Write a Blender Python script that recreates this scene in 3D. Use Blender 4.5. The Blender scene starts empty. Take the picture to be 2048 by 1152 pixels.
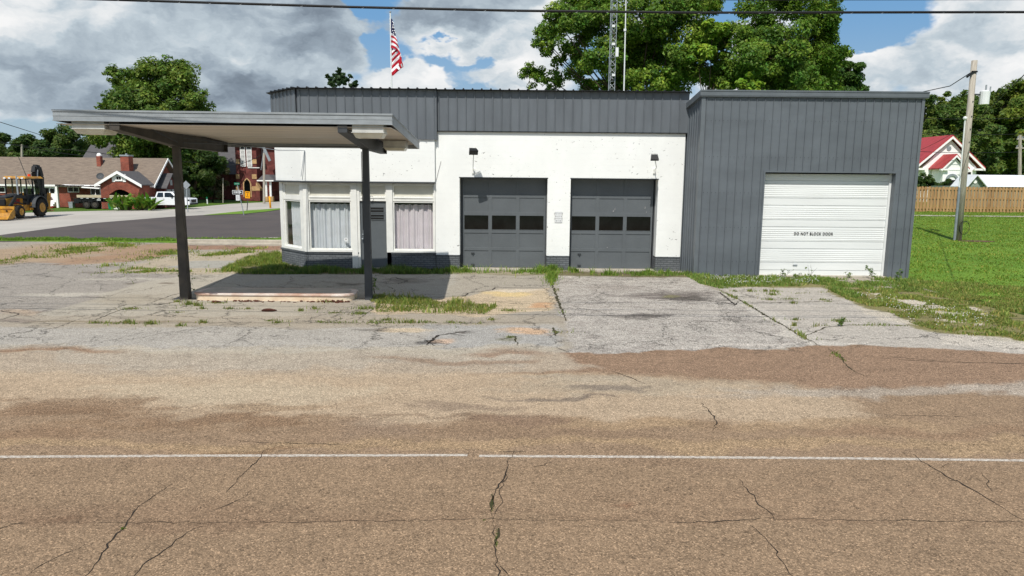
import bpy, math, random
import numpy as np
from mathutils import Matrix, Vector
S=bpy.context.scene; C=S.collection
rnd=random.Random(7); rng=np.random.default_rng(7)
# ------------------------------------------------------------------ camera, world, sun, exposure
F=1420.; CH=3.2; PIT=math.radians(8.9); ROLL=0.009
cam=bpy.data.objects.new('camera',bpy.data.cameras.new('camera')); C.objects.link(cam); S.camera=cam
cam.data.sensor_width=36; cam.data.lens=36*F/2048; cam.data.clip_start=.1; cam.data.clip_end=4000
cam.matrix_world=Matrix.Translation((0,0,CH))@Matrix.Rotation(math.pi/2-PIT,4,'X')@Matrix.Rotation(ROLL,4,'Z')
SUN=Vector((-.17,-.714,1)).normalized()
sl=bpy.data.lights.new('sun','SUN'); sl.energy=4.3; sl.angle=math.radians(.5); sl.color=(1,.96,.89)
so=bpy.data.objects.new('sun',sl); C.objects.link(so); so.rotation_euler=(-SUN).to_track_quat('-Z','Y').to_euler(); so.location=(0,0,60)
S.view_settings.view_transform='Standard'; S.view_settings.look='None'; S.view_settings.exposure=0.0; S.view_settings.gamma=1
S.render.resolution_x=1024; S.render.resolution_y=576
try:
    S.cycles.max_bounces=6; S.cycles.transparent_max_bounces=12; S.cycles.use_denoising=True
except Exception: pass
def ray(u,v):
    a=u-1024;b=v-576
    x=(a*math.cos(ROLL)+b*math.sin(ROLL))/F; y=(-a*math.sin(ROLL)+b*math.cos(ROLL))/F
    return (x,math.cos(PIT)-y*math.sin(PIT),-math.sin(PIT)-y*math.cos(PIT))
def at(u,v,Y):
    r=ray(u,v);t=Y/r[1];return Vector((r[0]*t,Y,CH+r[2]*t))
def G(u,v,z=0.):
    r=ray(u,v);t=(z-CH)/r[2];return Vector((r[0]*t,r[1]*t,z))
def proj(x,y,z=0.):
    cp,sp=math.cos(PIT),math.sin(PIT)
    d=y*cp-(z-CH)*sp; d=np.maximum(d,.1); up=y*sp+(z-CH)*cp
    X=F*x/d; Yv=-F*up/d
    return X*math.cos(ROLL)-Yv*math.sin(ROLL)+1024, X*math.sin(ROLL)+Yv*math.cos(ROLL)+576
def lin(c):
    return tuple((v/255/12.92 if v<=10 else ((v/255+.055)/1.055)**2.4) for v in c)
# node helpers
class NT:
    def __init__(s,t): s.t=t; t.nodes.clear(); s.L=t.links
    def n(s,typ,ins=None,**kw):
        x=s.t.nodes.new(typ)
        for k,v in kw.items(): setattr(x,k,v)
        for k,v in (ins or {}).items(): s.set(x,k,v)
        return x
    def set(s,x,k,v):
        i=x.inputs[k]
        if isinstance(v,bpy.types.NodeSocket): s.L.new(v,i)
        else: i.default_value=v
    def math(s,op,a,b=0.,c=0.,clamp=False):
        x=s.n('ShaderNodeMath',{0:a,1:b,2:c},operation=op); x.use_clamp=clamp; return x.outputs[0]
    def mix(s,f,a,b,bt='MIX'):
        x=s.n('ShaderNodeMix',data_type='RGBA',blend_type=bt,clamp_factor=True)
        s.set(x,0,f); s.set(x,6,a if not isinstance(a,tuple) else (*a[:3],1)); s.set(x,7,b if not isinstance(b,tuple) else (*b[:3],1)); return x.outputs[2]
    def vm(s,op,a,b=(0,0,0)):
        x=s.n('ShaderNodeVectorMath',{0:a,1:b},operation=op); return x.outputs[1] if op in('LENGTH','DISTANCE','DOT_PRODUCT') else x.outputs[0]
    def noise(s,vec,scale,detail=4,rough=.5,dist=0.):
        x=s.n('ShaderNodeTexNoise',{'Scale':scale,'Detail':detail,'Roughness':rough,'Distortion':dist}); s.L.new(vec,x.inputs['Vector']); return x.outputs['Fac']
    def ms(s,v,a,b,c=0.,d=1.,smooth=True):
        x=s.n('ShaderNodeMapRange',{0:v,1:a,2:b,3:c,4:d}); x.clamp=True
        if smooth: x.interpolation_type='SMOOTHSTEP'
        return x.outputs[0]
W=bpy.data.worlds.new('World'); S.world=W; W.use_nodes=True
def build_world():
    N=NT(W.node_tree)
    sky=N.n('ShaderNodeTexSky',sky_type='NISHITA'); sky.sun_disc=False
    sky.sun_elevation=math.asin(SUN.z); sky.sun_rotation=math.atan2(SUN.x,SUN.y); sky.altitude=100; sky.air_density=1.1; sky.dust_density=1.0; sky.ozone_density=2.0
    d=N.n('ShaderNodeTexCoord').outputs['Generated']
    q=N.n('ShaderNodeMapping',{'Vector':d,'Scale':(1,1,1.7),'Location':(3.1,1.7,.55)}).outputs[0]
    warp=N.n('ShaderNodeTexNoise',{'Scale':9.,'Detail':5.,'Roughness':.6}); N.L.new(q,warp.inputs['Vector'])
    wv=N.vm('SCALE',N.vm('SUBTRACT',warp.outputs['Color'],(.5,.5,.5))); wv.node.inputs['Scale'].default_value=.10
    dw=N.vm('ADD',d,wv)
    n=N.noise(q,5.5,12,.56,.25)
    n2=N.noise(N.vm('ADD',q,(-.006,0,.028)),5.5,12,.56,.25)
    nb=N.noise(q,2.6,3,.5,.1)
    def blobs(lst):
        acc=None
        for (px,py,rx,w) in lst:
            r=Vector(ray(px,py)).normalized(); 
            v=N.vm('MULTIPLY',N.vm('SUBTRACT',dw,tuple(r)),(1,1,1.5))
            f=N.ms(N.vm('LENGTH',v),0.,rx/F*1.3,w,0.)
            acc=f if acc is None else N.math('ADD',acc,f)
        return acc
    # gaps in the cloud, heavier and brighter clouds, as directions in the sky
    cov=blobs([(905,125,60,-.42),(945,190,60,-.25),(985,120,50,-.34),(762,100,50,-.40),(735,15,50,-.30),(700,150,60,-.16),(552,40,45,-.14),(1745,45,110,-.50),(1700,90,70,-.34),(1480,20,60,-.3),(1640,100,50,-.12),(90,268,80,-.12),(40,200,60,-.1),(1800,180,60,-.06),(960,95,50,-.3),(870,90,55,-.3),(1010,100,40,-.2),(150,235,60,-.1),
               (1035,130,42,.42),(1045,170,50,.3),(870,140,60,.36),(930,110,24,.22),(300,120,300,.28),(480,80,260,.30),(1930,110,200,.30),(630,70,110,.34),(1010,40,160,.42),(880,45,80,.34),(1010,80,60,.2),(800,140,50,.2),(440,230,160,.35),(60,180,100,.2),(1600,150,80,.16),(800,160,60,.2),(1720,150,70,.22),(60,80,200,.2)])
    drk=blobs([(650,70,120,.50),(1000,40,170,.50),(420,170,170,.30),(150,165,160,.28),(500,200,120,.42),(1960,50,160,.35),(1850,130,80,.22),(520,25,220,.38),(140,110,90,.12),(60,120,120,.10),(640,200,110,.25),(800,40,140,.3),(1900,70,100,.2),
               (200,70,75,-.22),(520,110,95,-.35),(1035,135,60,-.75),(880,125,70,-.55),(20,60,70,-.18),(60,235,70,-.3),(1900,140,80,-.35),(1760,130,60,-.35),(700,50,34,-.22),(1600,60,110,-.2),(400,70,60,-.14)])
    q2=N.n('ShaderNodeMapping',{'Vector':dw,'Scale':(1,1,2.0),'Location':(1.2,.4,2.5)}).outputs[0]
    m1=N.noise(q2,7.,7,.52,0.); m2=N.noise(N.vm('ADD',q2,(-.01,0,.045)),7.,7,.52,0.)
    big=N.noise(q2,3.2,4,.5,.1)
    fld=N.math('ADD',N.math('ADD',n,cov),N.math('MULTIPLY',N.math('SUBTRACT',nb,.5),.35))
    cm=N.ms(fld,.45,.58)
    thick=N.ms(fld,.5,1.0)
    lit=N.math('MULTIPLY',N.math('SUBTRACT',m1,m2),2.9)
    dk=N.math('ADD',drk,N.math('MULTIPLY',N.math('SUBTRACT',big,.5),1.3))
    dk=N.math('ADD',dk,N.math('MULTIPLY',N.math('SUBTRACT',m1,.5),-.8))
    dk=N.math('SUBTRACT',N.math('ADD',dk,N.math('MULTIPLY',thick,.22)),lit)
    dk=N.ms(dk,-.36,1.75,0.,1.,False)
    ramp=N.n('ShaderNodeValToRGB',{0:dk}); e=ramp.color_ramp.elements
    e[0].position=0.0; e[0].color=(.93,.93,.93,1); e[1].position=1.0; e[1].color=(.15,.185,.23,1)
    for p,c in ((.18,(.78,.81,.83)),(.38,(.53,.61,.67)),(.60,(.34,.41,.48)),(.8,(.22,.27,.33))):
        x=e.new(p); x.color=(*c,1)
    skyc=N.vm('MULTIPLY',sky.outputs[0],(.085,.085,.085))
    z=N.n('ShaderNodeSeparateXYZ',{0:d}).outputs[2]
    blue=N.mix(N.ms(z,0.02,.24),(.40,.55,.68),(.15,.38,.70))
    base=N.mix(.75,skyc,blue)
    col=N.mix(cm,base,ramp.outputs[0])
    up=N.ms(z,.35,.7)   # overhead the cover breaks up: more blue light from above
    col=N.mix(N.math('MULTIPLY',up,.8),col,skyc)
    bg=N.n('ShaderNodeBackground',{'Color':col,'Strength':1.0})
    o=N.n('ShaderNodeOutputWorld'); N.L.new(bg.outputs[0],o.inputs[0])
build_world()
# ------------------------------------------------------------------ materials
def mat(name,c,rough=.8,var=.12,scale=2.,bump=0.,bscale=60.,metal=0.,spec=.3,c2=None,stretch=(1,1,1),fine=.0,alpha=None):
    m=bpy.data.materials.new(name); m.use_nodes=True; N=NT(m.node_tree)
    tc=N.n('ShaderNodeTexCoord').outputs['Object']
    v=N.n('ShaderNodeMapping',{'Vector':tc,'Scale':stretch}).outputs[0]
    c=lin(c) if max(c)>1 else c
    n=N.ms(N.noise(v,scale,6,.6),.3,.7)
    if c2 is not None: c2=lin(c2) if max(c2)>1 else c2; col=N.mix(n,c,c2)
    else: col=N.mix(n,tuple(k*(1-var) for k in c),tuple(min(1,k*(1+var)) for k in c))
    if fine: 
        f=N.ms(N.noise(tc,bscale,3,.6),.3,.7,1-fine,1+fine); x=N.vm('SCALE',col); N.set(x.node,'Scale',f); col=x
    b=N.n('ShaderNodeBsdfPrincipled',{'Roughness':rough,'Metallic':metal,'Specular IOR Level':spec}); N.set(b,'Base Color',col)
    if bump:
        bp=N.n('ShaderNodeBump',{'Strength':bump,'Distance':.02,'Height':N.noise(tc,bscale,4,.6)}); N.L.new(bp.outputs[0],b.inputs['Normal'])
    o=N.n('ShaderNodeOutputMaterial'); N.L.new(b.outputs[0],o.inputs[0]); return m
def brickmat(name,c,c2,mortar,bw=.22,bh=.075,bump=.5,var=.5,ms=.012):
    m=bpy.data.materials.new(name); m.use_nodes=True; N=NT(m.node_tree)
    g=N.n('ShaderNodeNewGeometry'); p=N.n('ShaderNodeSeparateXYZ',{0:g.outputs['Position']})
    nn=N.n('ShaderNodeSeparateXYZ',{0:g.outputs['True Normal']}); ax=N.math('ABSOLUTE',nn.outputs[0])
    u=N.math('ADD',N.math('MULTIPLY',p.outputs[0],N.math('LESS_THAN',ax,.75)),N.math('MULTIPLY',p.outputs[1],N.math('GREATER_THAN',ax,.75)))
    v=N.n('ShaderNodeCombineXYZ',{0:u,1:p.outputs[2],2:0.}).outputs[0]
    br=N.n('ShaderNodeTexBrick',{'Color1':(*lin(c),1),'Color2':(*lin(c2),1),'Mortar':(*lin(mortar),1),'Scale':1.,'Mortar Size':ms,'Bias':0.,'Brick Width':bw,'Row Height':bh}); N.L.new(v,br.inputs['Vector'])
    n=N.ms(N.noise(g.outputs['Position'],1.7,5,.6),.3,.7,1-var*.4,1+var*.4); x=N.vm('SCALE',br.outputs[0]); N.set(x.node,'Scale',n)
    b=N.n('ShaderNodeBsdfPrincipled',{'Roughness':.85,'Specular IOR Level':.2,'Base Color':x})
    h=N.math('ADD',N.math('MULTIPLY',br.outputs['Fac'],-1.),N.math('MULTIPLY',N.noise(g.outputs['Position'],25.,3),.5))
    bp=N.n('ShaderNodeBump',{'Strength':bump,'Distance':.012,'Height':h}); N.L.new(bp.outputs[0],b.inputs['Normal'])
    o=N.n('ShaderNodeOutputMaterial'); N.L.new(b.outputs[0],o.inputs[0]); return m
def wallmat(name,c,chip,amount=.68,relief=.5):
    # thick white paint over block and brick with flaked spots
    m=bpy.data.materials.new(name); m.use_nodes=True; N=NT(m.node_tree)
    p=N.n('ShaderNodeNewGeometry').outputs['Position']
    q=N.n('ShaderNodeMapping',{'Vector':p,'Scale':(1,1,1.6)}).outputs[0]
    spots=N.ms(N.noise(q,9.,7,.62,.6),amount,amount+.02)
    area=N.ms(N.noise(q,.55,2,.5),.42,.6)
    sp=N.math('MULTIPLY',spots,area)
    st=N.noise(N.n('ShaderNodeMapping',{'Vector':p,'Scale':(1.2,1.2,.8)}).outputs[0],1.2,5,.6)
    base=N.mix(N.ms(st,.35,.7),tuple(k*.95 for k in lin(c)),lin(c))
    s=N.n('ShaderNodeSeparateXYZ',{0:p}); v=N.n('ShaderNodeCombineXYZ',{0:s.outputs[0],1:s.outputs[2]}).outputs[0]
    br=N.n('ShaderNodeTexBrick',{'Scale':1.,'Mortar Size':.006,'Brick Width':.4,'Row Height':.2}); N.L.new(v,br.inputs['Vector'])
    b=N.n('ShaderNodeBsdfPrincipled',{'Roughness':.7,'Specular IOR Level':.25,'Base Color':N.mix(sp,base,lin(chip))})
    h=N.math('SUBTRACT',N.math('ADD',N.math('MULTIPLY',N.noise(p,22.,5,.6),.6),N.math('MULTIPLY',N.noise(q,4.,4),.5)),N.math('ADD',N.math('MULTIPLY',br.outputs['Fac'],.25),sp))
    bp=N.n('ShaderNodeBump',{'Strength':relief,'Distance':.012,'Height':h}); N.L.new(bp.outputs[0],b.inputs['Normal'])
    o=N.n('ShaderNodeOutputMaterial'); N.L.new(b.outputs[0],o.inputs[0]); return m
def glassmat(name,tint=(.97,.97,.95),refl=.12):
    m=bpy.data.materials.new(name); m.use_nodes=True; N=NT(m.node_tree)
    t=N.n('ShaderNodeBsdfTransparent',{'Color':(*tint,1)}); g=N.n('ShaderNodeBsdfGlossy',{'Roughness':.03})
    fr=N.n('ShaderNodeLayerWeight',{'Blend':.5}); f=N.math('ADD',N.math('MULTIPLY',N.math('POWER',fr.outputs['Facing'],4.),.6),refl*.22,clamp=True)
    x=N.n('ShaderNodeMixShader'); N.L.new(f,x.inputs[0]); N.L.new(t.outputs[0],x.inputs[1]); N.L.new(g.outputs[0],x.inputs[2])
    o=N.n('ShaderNodeOutputMaterial'); N.L.new(x.outputs[0],o.inputs[0]); return m
def leafmat(name,trans=.3,var=.35):
    m=bpy.data.materials.new(name); m.use_nodes=True; N=NT(m.node_tree)
    a=N.n('ShaderNodeAttribute',attribute_name='tone').outputs['Color']
    d=N.n('ShaderNodeBsdfPrincipled',{'Roughness':.55,'Specular IOR Level':.25,'Base Color':a})
    y=N.mix(.5,a,(.16,.26,.02),'ADD'); tr=N.n('ShaderNodeBsdfTranslucent',{'Color':N.mix(.6,a,y)})
    x=N.n('ShaderNodeMixShader',{0:trans}); N.L.new(d.outputs[0],x.inputs[1]); N.L.new(tr.outputs[0],x.inputs[2])
    o=N.n('ShaderNodeOutputMaterial'); N.L.new(x.outputs[0],o.inputs[0]); return m
def groundmat(name):
    # colour of the worn surface comes from the traced stains; stones and grit are procedural
    m=bpy.data.materials.new(name); m.use_nodes=True; N=NT(m.node_tree)
    p=N.n('ShaderNodeNewGeometry').outputs['Position']
    a=N.n('ShaderNodeAttribute',attribute_name='tone').outputs['Color']; ch=N.n('ShaderNodeAttribute',attribute_name='chip').outputs['Fac']
    v1=N.n('ShaderNodeTexVoronoi',{'Scale':84.}); N.L.new(p,v1.inputs['Vector'])
    v2=N.n('ShaderNodeTexVoronoi',{'Scale':42.}); N.L.new(p,v2.inputs['Vector'])
    s1=N.n('ShaderNodeSeparateColor',{0:v1.outputs['Color']}); s2=N.n('ShaderNodeSeparateColor',{0:v2.outputs['Color']})
    k1=N.ms(s1.outputs[0],0.,1.,-1.,1.,False); k2=N.ms(s2.outputs[0],0.,1.,-1.,1.,False)
    k=N.math('ADD',N.math('MULTIPLY',k1,1.0),N.math('MULTIPLY',k2,.45))
    # bright pebbles and dark tar gaps
    k=N.math('ADD',k,N.ms(s1.outputs[1],.86,.90,0.,2.3)); k=N.math('SUBTRACT',k,N.ms(s2.outputs[1],.86,.91,0.,.6))
    k=N.math('ADD',k,N.math('MULTIPLY',N.math('SUBTRACT',N.noise(p,7.,6,.65),.5),1.3))
    ck=N.n('ShaderNodeAttribute',attribute_name='craze').outputs['Fac']
    dr=N.n('ShaderNodeMapping',{'Vector':p,'Scale':(.55,1.6,1)}).outputs[0]
    stn=N.noise(dr,1.6,8,.68,.6); gr=N.noise(p,3.2,8,.7)
    k=N.math('ADD',k,N.math('MULTIPLY',N.math('SUBTRACT',stn,.5),1.6)); k=N.math('ADD',k,N.math('MULTIPLY',N.math('SUBTRACT',gr,.5),1.1))
    f=N.math('MAXIMUM',N.math('ADD',1.,N.math('MULTIPLY',k,ch)),.12)
    x=N.vm('SCALE',a); N.set(x.node,'Scale',f)
    wp=N.n('ShaderNodeTexNoise',{'Scale':2.2,'Detail':6.,'Roughness':.65}); N.L.new(p,wp.inputs['Vector'])
    wq=N.vm('SCALE',N.vm('SUBTRACT',wp.outputs['Color'],(.5,.5,.5))); wq.node.inputs['Scale'].default_value=.9
    pw=N.vm('ADD',p,wq); cr=None
    for sc_,wd,lo in ((.38,.006,.0),(1.3,.010,.52),(3.6,.022,.60)):
        v=N.n('ShaderNodeTexVoronoi',{'Scale':sc_},feature='DISTANCE_TO_EDGE'); N.L.new(pw,v.inputs['Vector'])
        c_=N.ms(v.outputs['Distance'],wd*.35,wd,1.,0.); 
        if lo: c_=N.math('MULTIPLY',c_,N.ms(N.noise(N.vm('ADD',p,(sc_*7,3.,0)),.5,3,.5),lo,lo+.05))
        cr=c_ if cr is None else N.math('MAXIMUM',cr,c_)
    cr=N.math('MULTIPLY',cr,ck,clamp=True)
    # chipped dark holes where the top layer has worn through, and pale washed spots
    hole=N.math('MULTIPLY',N.ms(N.noise(N.n('ShaderNodeMapping',{'Vector':p,'Scale':(1,1.8,1)}).outputs[0],5.5,9,.72,.4),.64,.68),N.math('MULTIPLY',N.ms(N.noise(p,.45,2,.5),.5,.6),ck))
    warm=N.mix(N.math('MULTIPLY',ch,N.ms(s1.outputs[2],.3,.9,0.,.35)),x,N.vm('MULTIPLY',x,(1.16,.97,.78)))
    warm=N.mix(N.math('MULTIPLY',cr,.8,clamp=True),warm,(.055,.05,.042)); warm=N.mix(N.math('MULTIPLY',hole,.55,clamp=True),warm,(.10,.092,.085))
    b=N.n('ShaderNodeBsdfPrincipled',{'Roughness':.88,'Specular IOR Level':.15,'Base Color':warm})
    h=N.math('SUBTRACT',N.math('ADD',N.math('MULTIPLY',v1.outputs['Distance'],-.6),N.math('MULTIPLY',N.noise(p,26.,6,.7),.8)),N.math('ADD',N.math('MULTIPLY',cr,1.5),hole))
    bp=N.n('ShaderNodeBump',{'Strength':.7,'Distance':.01,'Height':h}); N.L.new(bp.outputs[0],b.inputs['Normal'])
    o=N.n('ShaderNodeOutputMaterial'); N.L.new(b.outputs[0],o.inputs[0]); return m
def slatmat(name,c,c2,width,axis=0,mort=.1):
    # boards or shingles as pattern: voronoi-free striping by world coordinate
    m=bpy.data.materials.new(name); m.use_nodes=True; N=NT(m.node_tree)
    p=N.n('ShaderNodeNewGeometry').outputs['Position']
    s=N.n('ShaderNodeSeparateXYZ',{0:p}); u=N.math('DIVIDE',s.outputs[axis],width); fl=N.math('FLOOR',u)
    wn=N.n('ShaderNodeTexWhiteNoise',noise_dimensions='1D'); N.L.new(fl,wn.inputs['W'])
    n=N.noise(N.n('ShaderNodeMapping',{'Vector':p,'Scale':(1,1,1) if axis else (6,6,.6)}).outputs[0],3.,5,.65)
    f=N.math('ADD',N.math('MULTIPLY',wn.outputs[0],.5),N.math('MULTIPLY',N.ms(n,.3,.7),.5))
    b=N.n('ShaderNodeBsdfPrincipled',{'Roughness':.85,'Specular IOR Level':.15,'Base Color':N.mix(f,lin(c),lin(c2))})
    o=N.n('ShaderNodeOutputMaterial'); N.L.new(b.outputs[0],o.inputs[0]); return m
MT=dict(
 white=wallmat('white_painted_block',(240,241,237),(110,108,104),.655),
 trim=mat('white_trim_paint',(228,228,222),.6,.06,3,.25,30),
 farwhite=mat('white_house_paint',(246,245,242),.7,.03,1.5),
 cream=mat('cream_panel_paint',(205,203,190),.7,.08,2,.2,30),
 greybrick=brickmat('grey_painted_brick',(112,116,119),(100,104,107),(86,89,92),.22,.075,1.,.3),
 panel=mat('charcoal_ribbed_metal',(99,104,109),.42,.1,.9,.12,2.2,metal=0.,spec=.35,stretch=(2.5,2.5,.35),fine=.03),
 panel2=mat('slate_ribbed_metal',(97,103,108),.42,.12,.7,.12,2.,metal=0.,spec=.35,stretch=(.6,.6,1.6),fine=.03),
 paneltrim=mat('grey_metal_trim',(104,110,114),.45,.1,2,.03,10,metal=.2,spec=.45),
 dark=mat('dark_roof_edge_metal',(34,35,36),.5,.1,2),
 door=mat('grey_painted_door',(92,97,100),.5,.07,1.2,.06,20,spec=.4,fine=.03),
 doordk=mat('door_rubber_seal',(28,28,28),.8),
 whitemetal=mat('white_enamelled_metal',(226,228,226),.42,.05,1.,.03,8,spec=.45,stretch=(.4,1,3)),
 soffit=mat('beige_pan_deck',(196,186,172),.6,.1,1.,0,stretch=(.6,3,1),spec=.3),
 fascia=mat('aluminium_fascia',(150,155,158),.5,.1,2.,.05,10,metal=.15,spec=.5,stretch=(1,1,4),fine=.05),
 steel=mat('weathered_dark_steel',(66,62,58),.7,.25,3.,.2,30,c2=(84,78,70)),
 steelg=mat('charcoal_painted_steel',(66,69,72),.6,.12,3.,.1,30),
 lens=mat('yellowed_light_lens',(205,200,182),.35,.1,3,spec=.5),
 housing=mat('light_housing_enamel',(190,190,185),.5,.14,4),
 black=mat('black_paint',(26,27,29),.5,.2,5),
 rubber=mat('tyre_rubber',(38,36,34),.9,.25,6,.3,40),
 yellow=mat('yellow_machine_paint',(206,150,42),.5,.2,3,spec=.4,c2=(150,108,52)),
 orange=mat('orange_beacon',(225,70,25),.3),
 green=mat('green_sign_face',(20,118,84),.5,.05),
 signyellow=mat('amber_sign_face',(236,160,10),.5,.05),
 signwhite=mat('white_sign_face',(226,228,228),.5,.03),
 ink=mat('black_lettering',(28,28,28),.6,.05),
 inkgrey=mat('faded_grey_lettering',(150,148,148),.7,.05),
 redbrick=brickmat('red_brick',(150,62,44),(120,44,34),(135,105,90),.22,.075,.3,.6),
 towerbrick=brickmat('maroon_brick',(124,56,52),(100,44,42),(104,78,72),.24,.08,.3,.7),
 darkbrick=brickmat('dark_red_brick',(112,50,46),(86,38,38),(96,72,66),.24,.08,.3,.7),
 stone=mat('tan_cut_stone',(190,155,112),.85,.2,3,.3,20),
 shingle=mat('brown_shingles',(136,122,108),.95,.2,3.,0,20,c2=(110,98,88),stretch=(.6,2,6),fine=.15),
 shingleg=mat('grey_shingles',(98,96,96),.95,.15,3.,0,20,c2=(80,78,80),stretch=(.6,2,6),fine=.12),
 redroof=mat('red_metal_roof',(172,62,62),.5,.1,1.5,spec=.4),
 whiteroof=mat('white_metal_roof',(228,230,232),.5,.05,1.5),
 sage=mat('sage_siding',(140,150,138),.8,.08,2,stretch=(1,1,8)),
 fence=slatmat('cedar_pickets',(190,156,112),(142,106,70),.14,0),
 bark=mat('tree_bark',(78,66,54),.95,.3,4,.8,14,stretch=(1,1,.3)),
 polewood=mat('weathered_pole_wood',(188,180,166),.9,.2,4,.5,20,stretch=(6,6,.4),c2=(146,138,126)),
 galv=mat('galvanised_steel',(160,166,170),.45,.12,6,metal=.4,spec=.5),
 greypipe=mat('grey_conduit',(130,138,144),.5,.1,5),
 wire=mat('black_cable',(26,26,28),.6,.2,20),
 glass=glassmat('window_glass'),
 darkglass=mat('dark_glass',(14,16,15),.08,.5,3,spec=.3),
 carglass=mat('tinted_vehicle_glass',(26,34,38),.08,.4,3,spec=.6),
 interior=mat('dark_interior',(40,38,36),.9),
 curtain=mat('pale_curtain_cloth',(206,212,222),.85,.06,3,.1,60),
 curtainp=mat('pinkish_curtain_cloth',(214,208,218),.85,.06,3,.1,60),
 leaf=leafmat('leaves'), blade=leafmat('grass_blades',.35),
 concrete=mat('poured_concrete',(176,168,154),.9,.14,2.,.4,30,fine=.1),
 islandpaint=mat('peeling_cream_paint',(230,214,188),.8,.1,2,.5,25,c2=(214,188,160)),
 islandtop=mat('chipped_white_kerb_paint',(226,216,206),.8,.1,2.2,.6,30,c2=(186,150,130)),
 rust=mat('rusty_soil',(96,56,42),.95,.4,14,.6,40,c2=(60,38,30)),
 street=mat('pale_worn_street',(184,178,168),.92,.08,.25,.2,20,c2=(168,163,154),stretch=(1,.6,1),fine=.06),
 asphalt=mat('dark_fresh_asphalt',(92,84,80),.9,.08,.3,.3,40,c2=(80,74,72),fine=.1),
 meadow=mat('mown_grass_ground',(84,112,30),.95,.25,.25,.5,8,c2=(64,92,24),fine=.25),
 lawn=mat('lawn_turf',(112,142,48),.95,.25,.35,.6,12,c2=(88,124,36),fine=.25),
 path=mat('narrow_concrete_path',(170,165,150),.9),
 red=mat('flag_red',(180,24,44),.8,.05), blue=mat('flag_blue',(34,40,86),.8,.05), flagwhite=mat('flag_white',(236,234,236),.8,.03),
 dirt=mat('bare_earth',(96,76,58),.95,.3,3,.5,20),
 wpaint=mat('vehicle_white_paint',(232,234,236),.25,.03,2,spec=.5),
 crack=mat('crack_filled_with_dirt',(46,40,34),.95,.3,20),
 crackg=mat('crack_with_moss',(60,64,36),.95,.4,20,c2=(60,48,36)),
 line=mat('worn_white_road_paint',(214,208,196),.8,.06,28,c2=(140,120,102),stretch=(.6,2,1),fine=.3),
 red2=mat('dull_red_plastic',(150,40,36),.6), mauve=mat('mauve_boards',(140,110,116),.8),
 timber=mat('plywood_board',(190,178,150),.85,.1,3))
# ------------------------------------------------------------------ mesh building
ORG={}
SPLIT={'brick_base','corner_trim','conduit','gable_bargeboard','handle','door_track','transom_panel','louver_opening','louver_frame','lintel_angle','bay_apron','door_surround','rear_fender','loader_arm','work_light','porch_column','column_base','quoin_stone','cornice','bushing','side_window','steps','fence_posts','rail','bracket','insulator','door_handle','stem','window_frame'}
def mesh_np(name,V,Fc,mats,smooth=False,tone=None,midx=None):
    me=bpy.data.meshes.new(name); V=np.asarray(V,np.float32); Fc=np.asarray(Fc,np.int32); k=Fc.shape[1]
    me.vertices.add(len(V)); me.vertices.foreach_set('co',V.ravel()); me.loops.add(Fc.size); me.loops.foreach_set('vertex_index',Fc.ravel())
    me.polygons.add(len(Fc)); me.polygons.foreach_set('loop_start',np.arange(0,Fc.size,k,dtype=np.int32))
    try: me.polygons.foreach_set('loop_total',np.full(len(Fc),k,np.int32))
    except Exception: pass
    if midx is not None: me.polygons.foreach_set('material_index',np.asarray(midx,np.int32))
    me.update(calc_edges=True)
    if smooth: me.polygons.foreach_set('use_smooth',np.ones(len(Fc),bool))
    for m in (mats if isinstance(mats,(list,tuple)) else [mats]): me.materials.append(m)
    if tone is not None:
        a=me.attributes.new('tone','FLOAT_COLOR','POINT'); t=np.ones((len(V),4),np.float32); t[:,:3]=tone; a.data.foreach_set('color',t.ravel())
    return me
def link(name,me,parent=None,loc=None):
    o=bpy.data.objects.new(name,me); C.objects.link(o)
    if parent is not None: o.parent=parent; ORG[o.name]=ORG[parent.name]
    else: o.location=loc or (0,0,0); ORG[o.name]=Vector(o.location)
    return o
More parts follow.
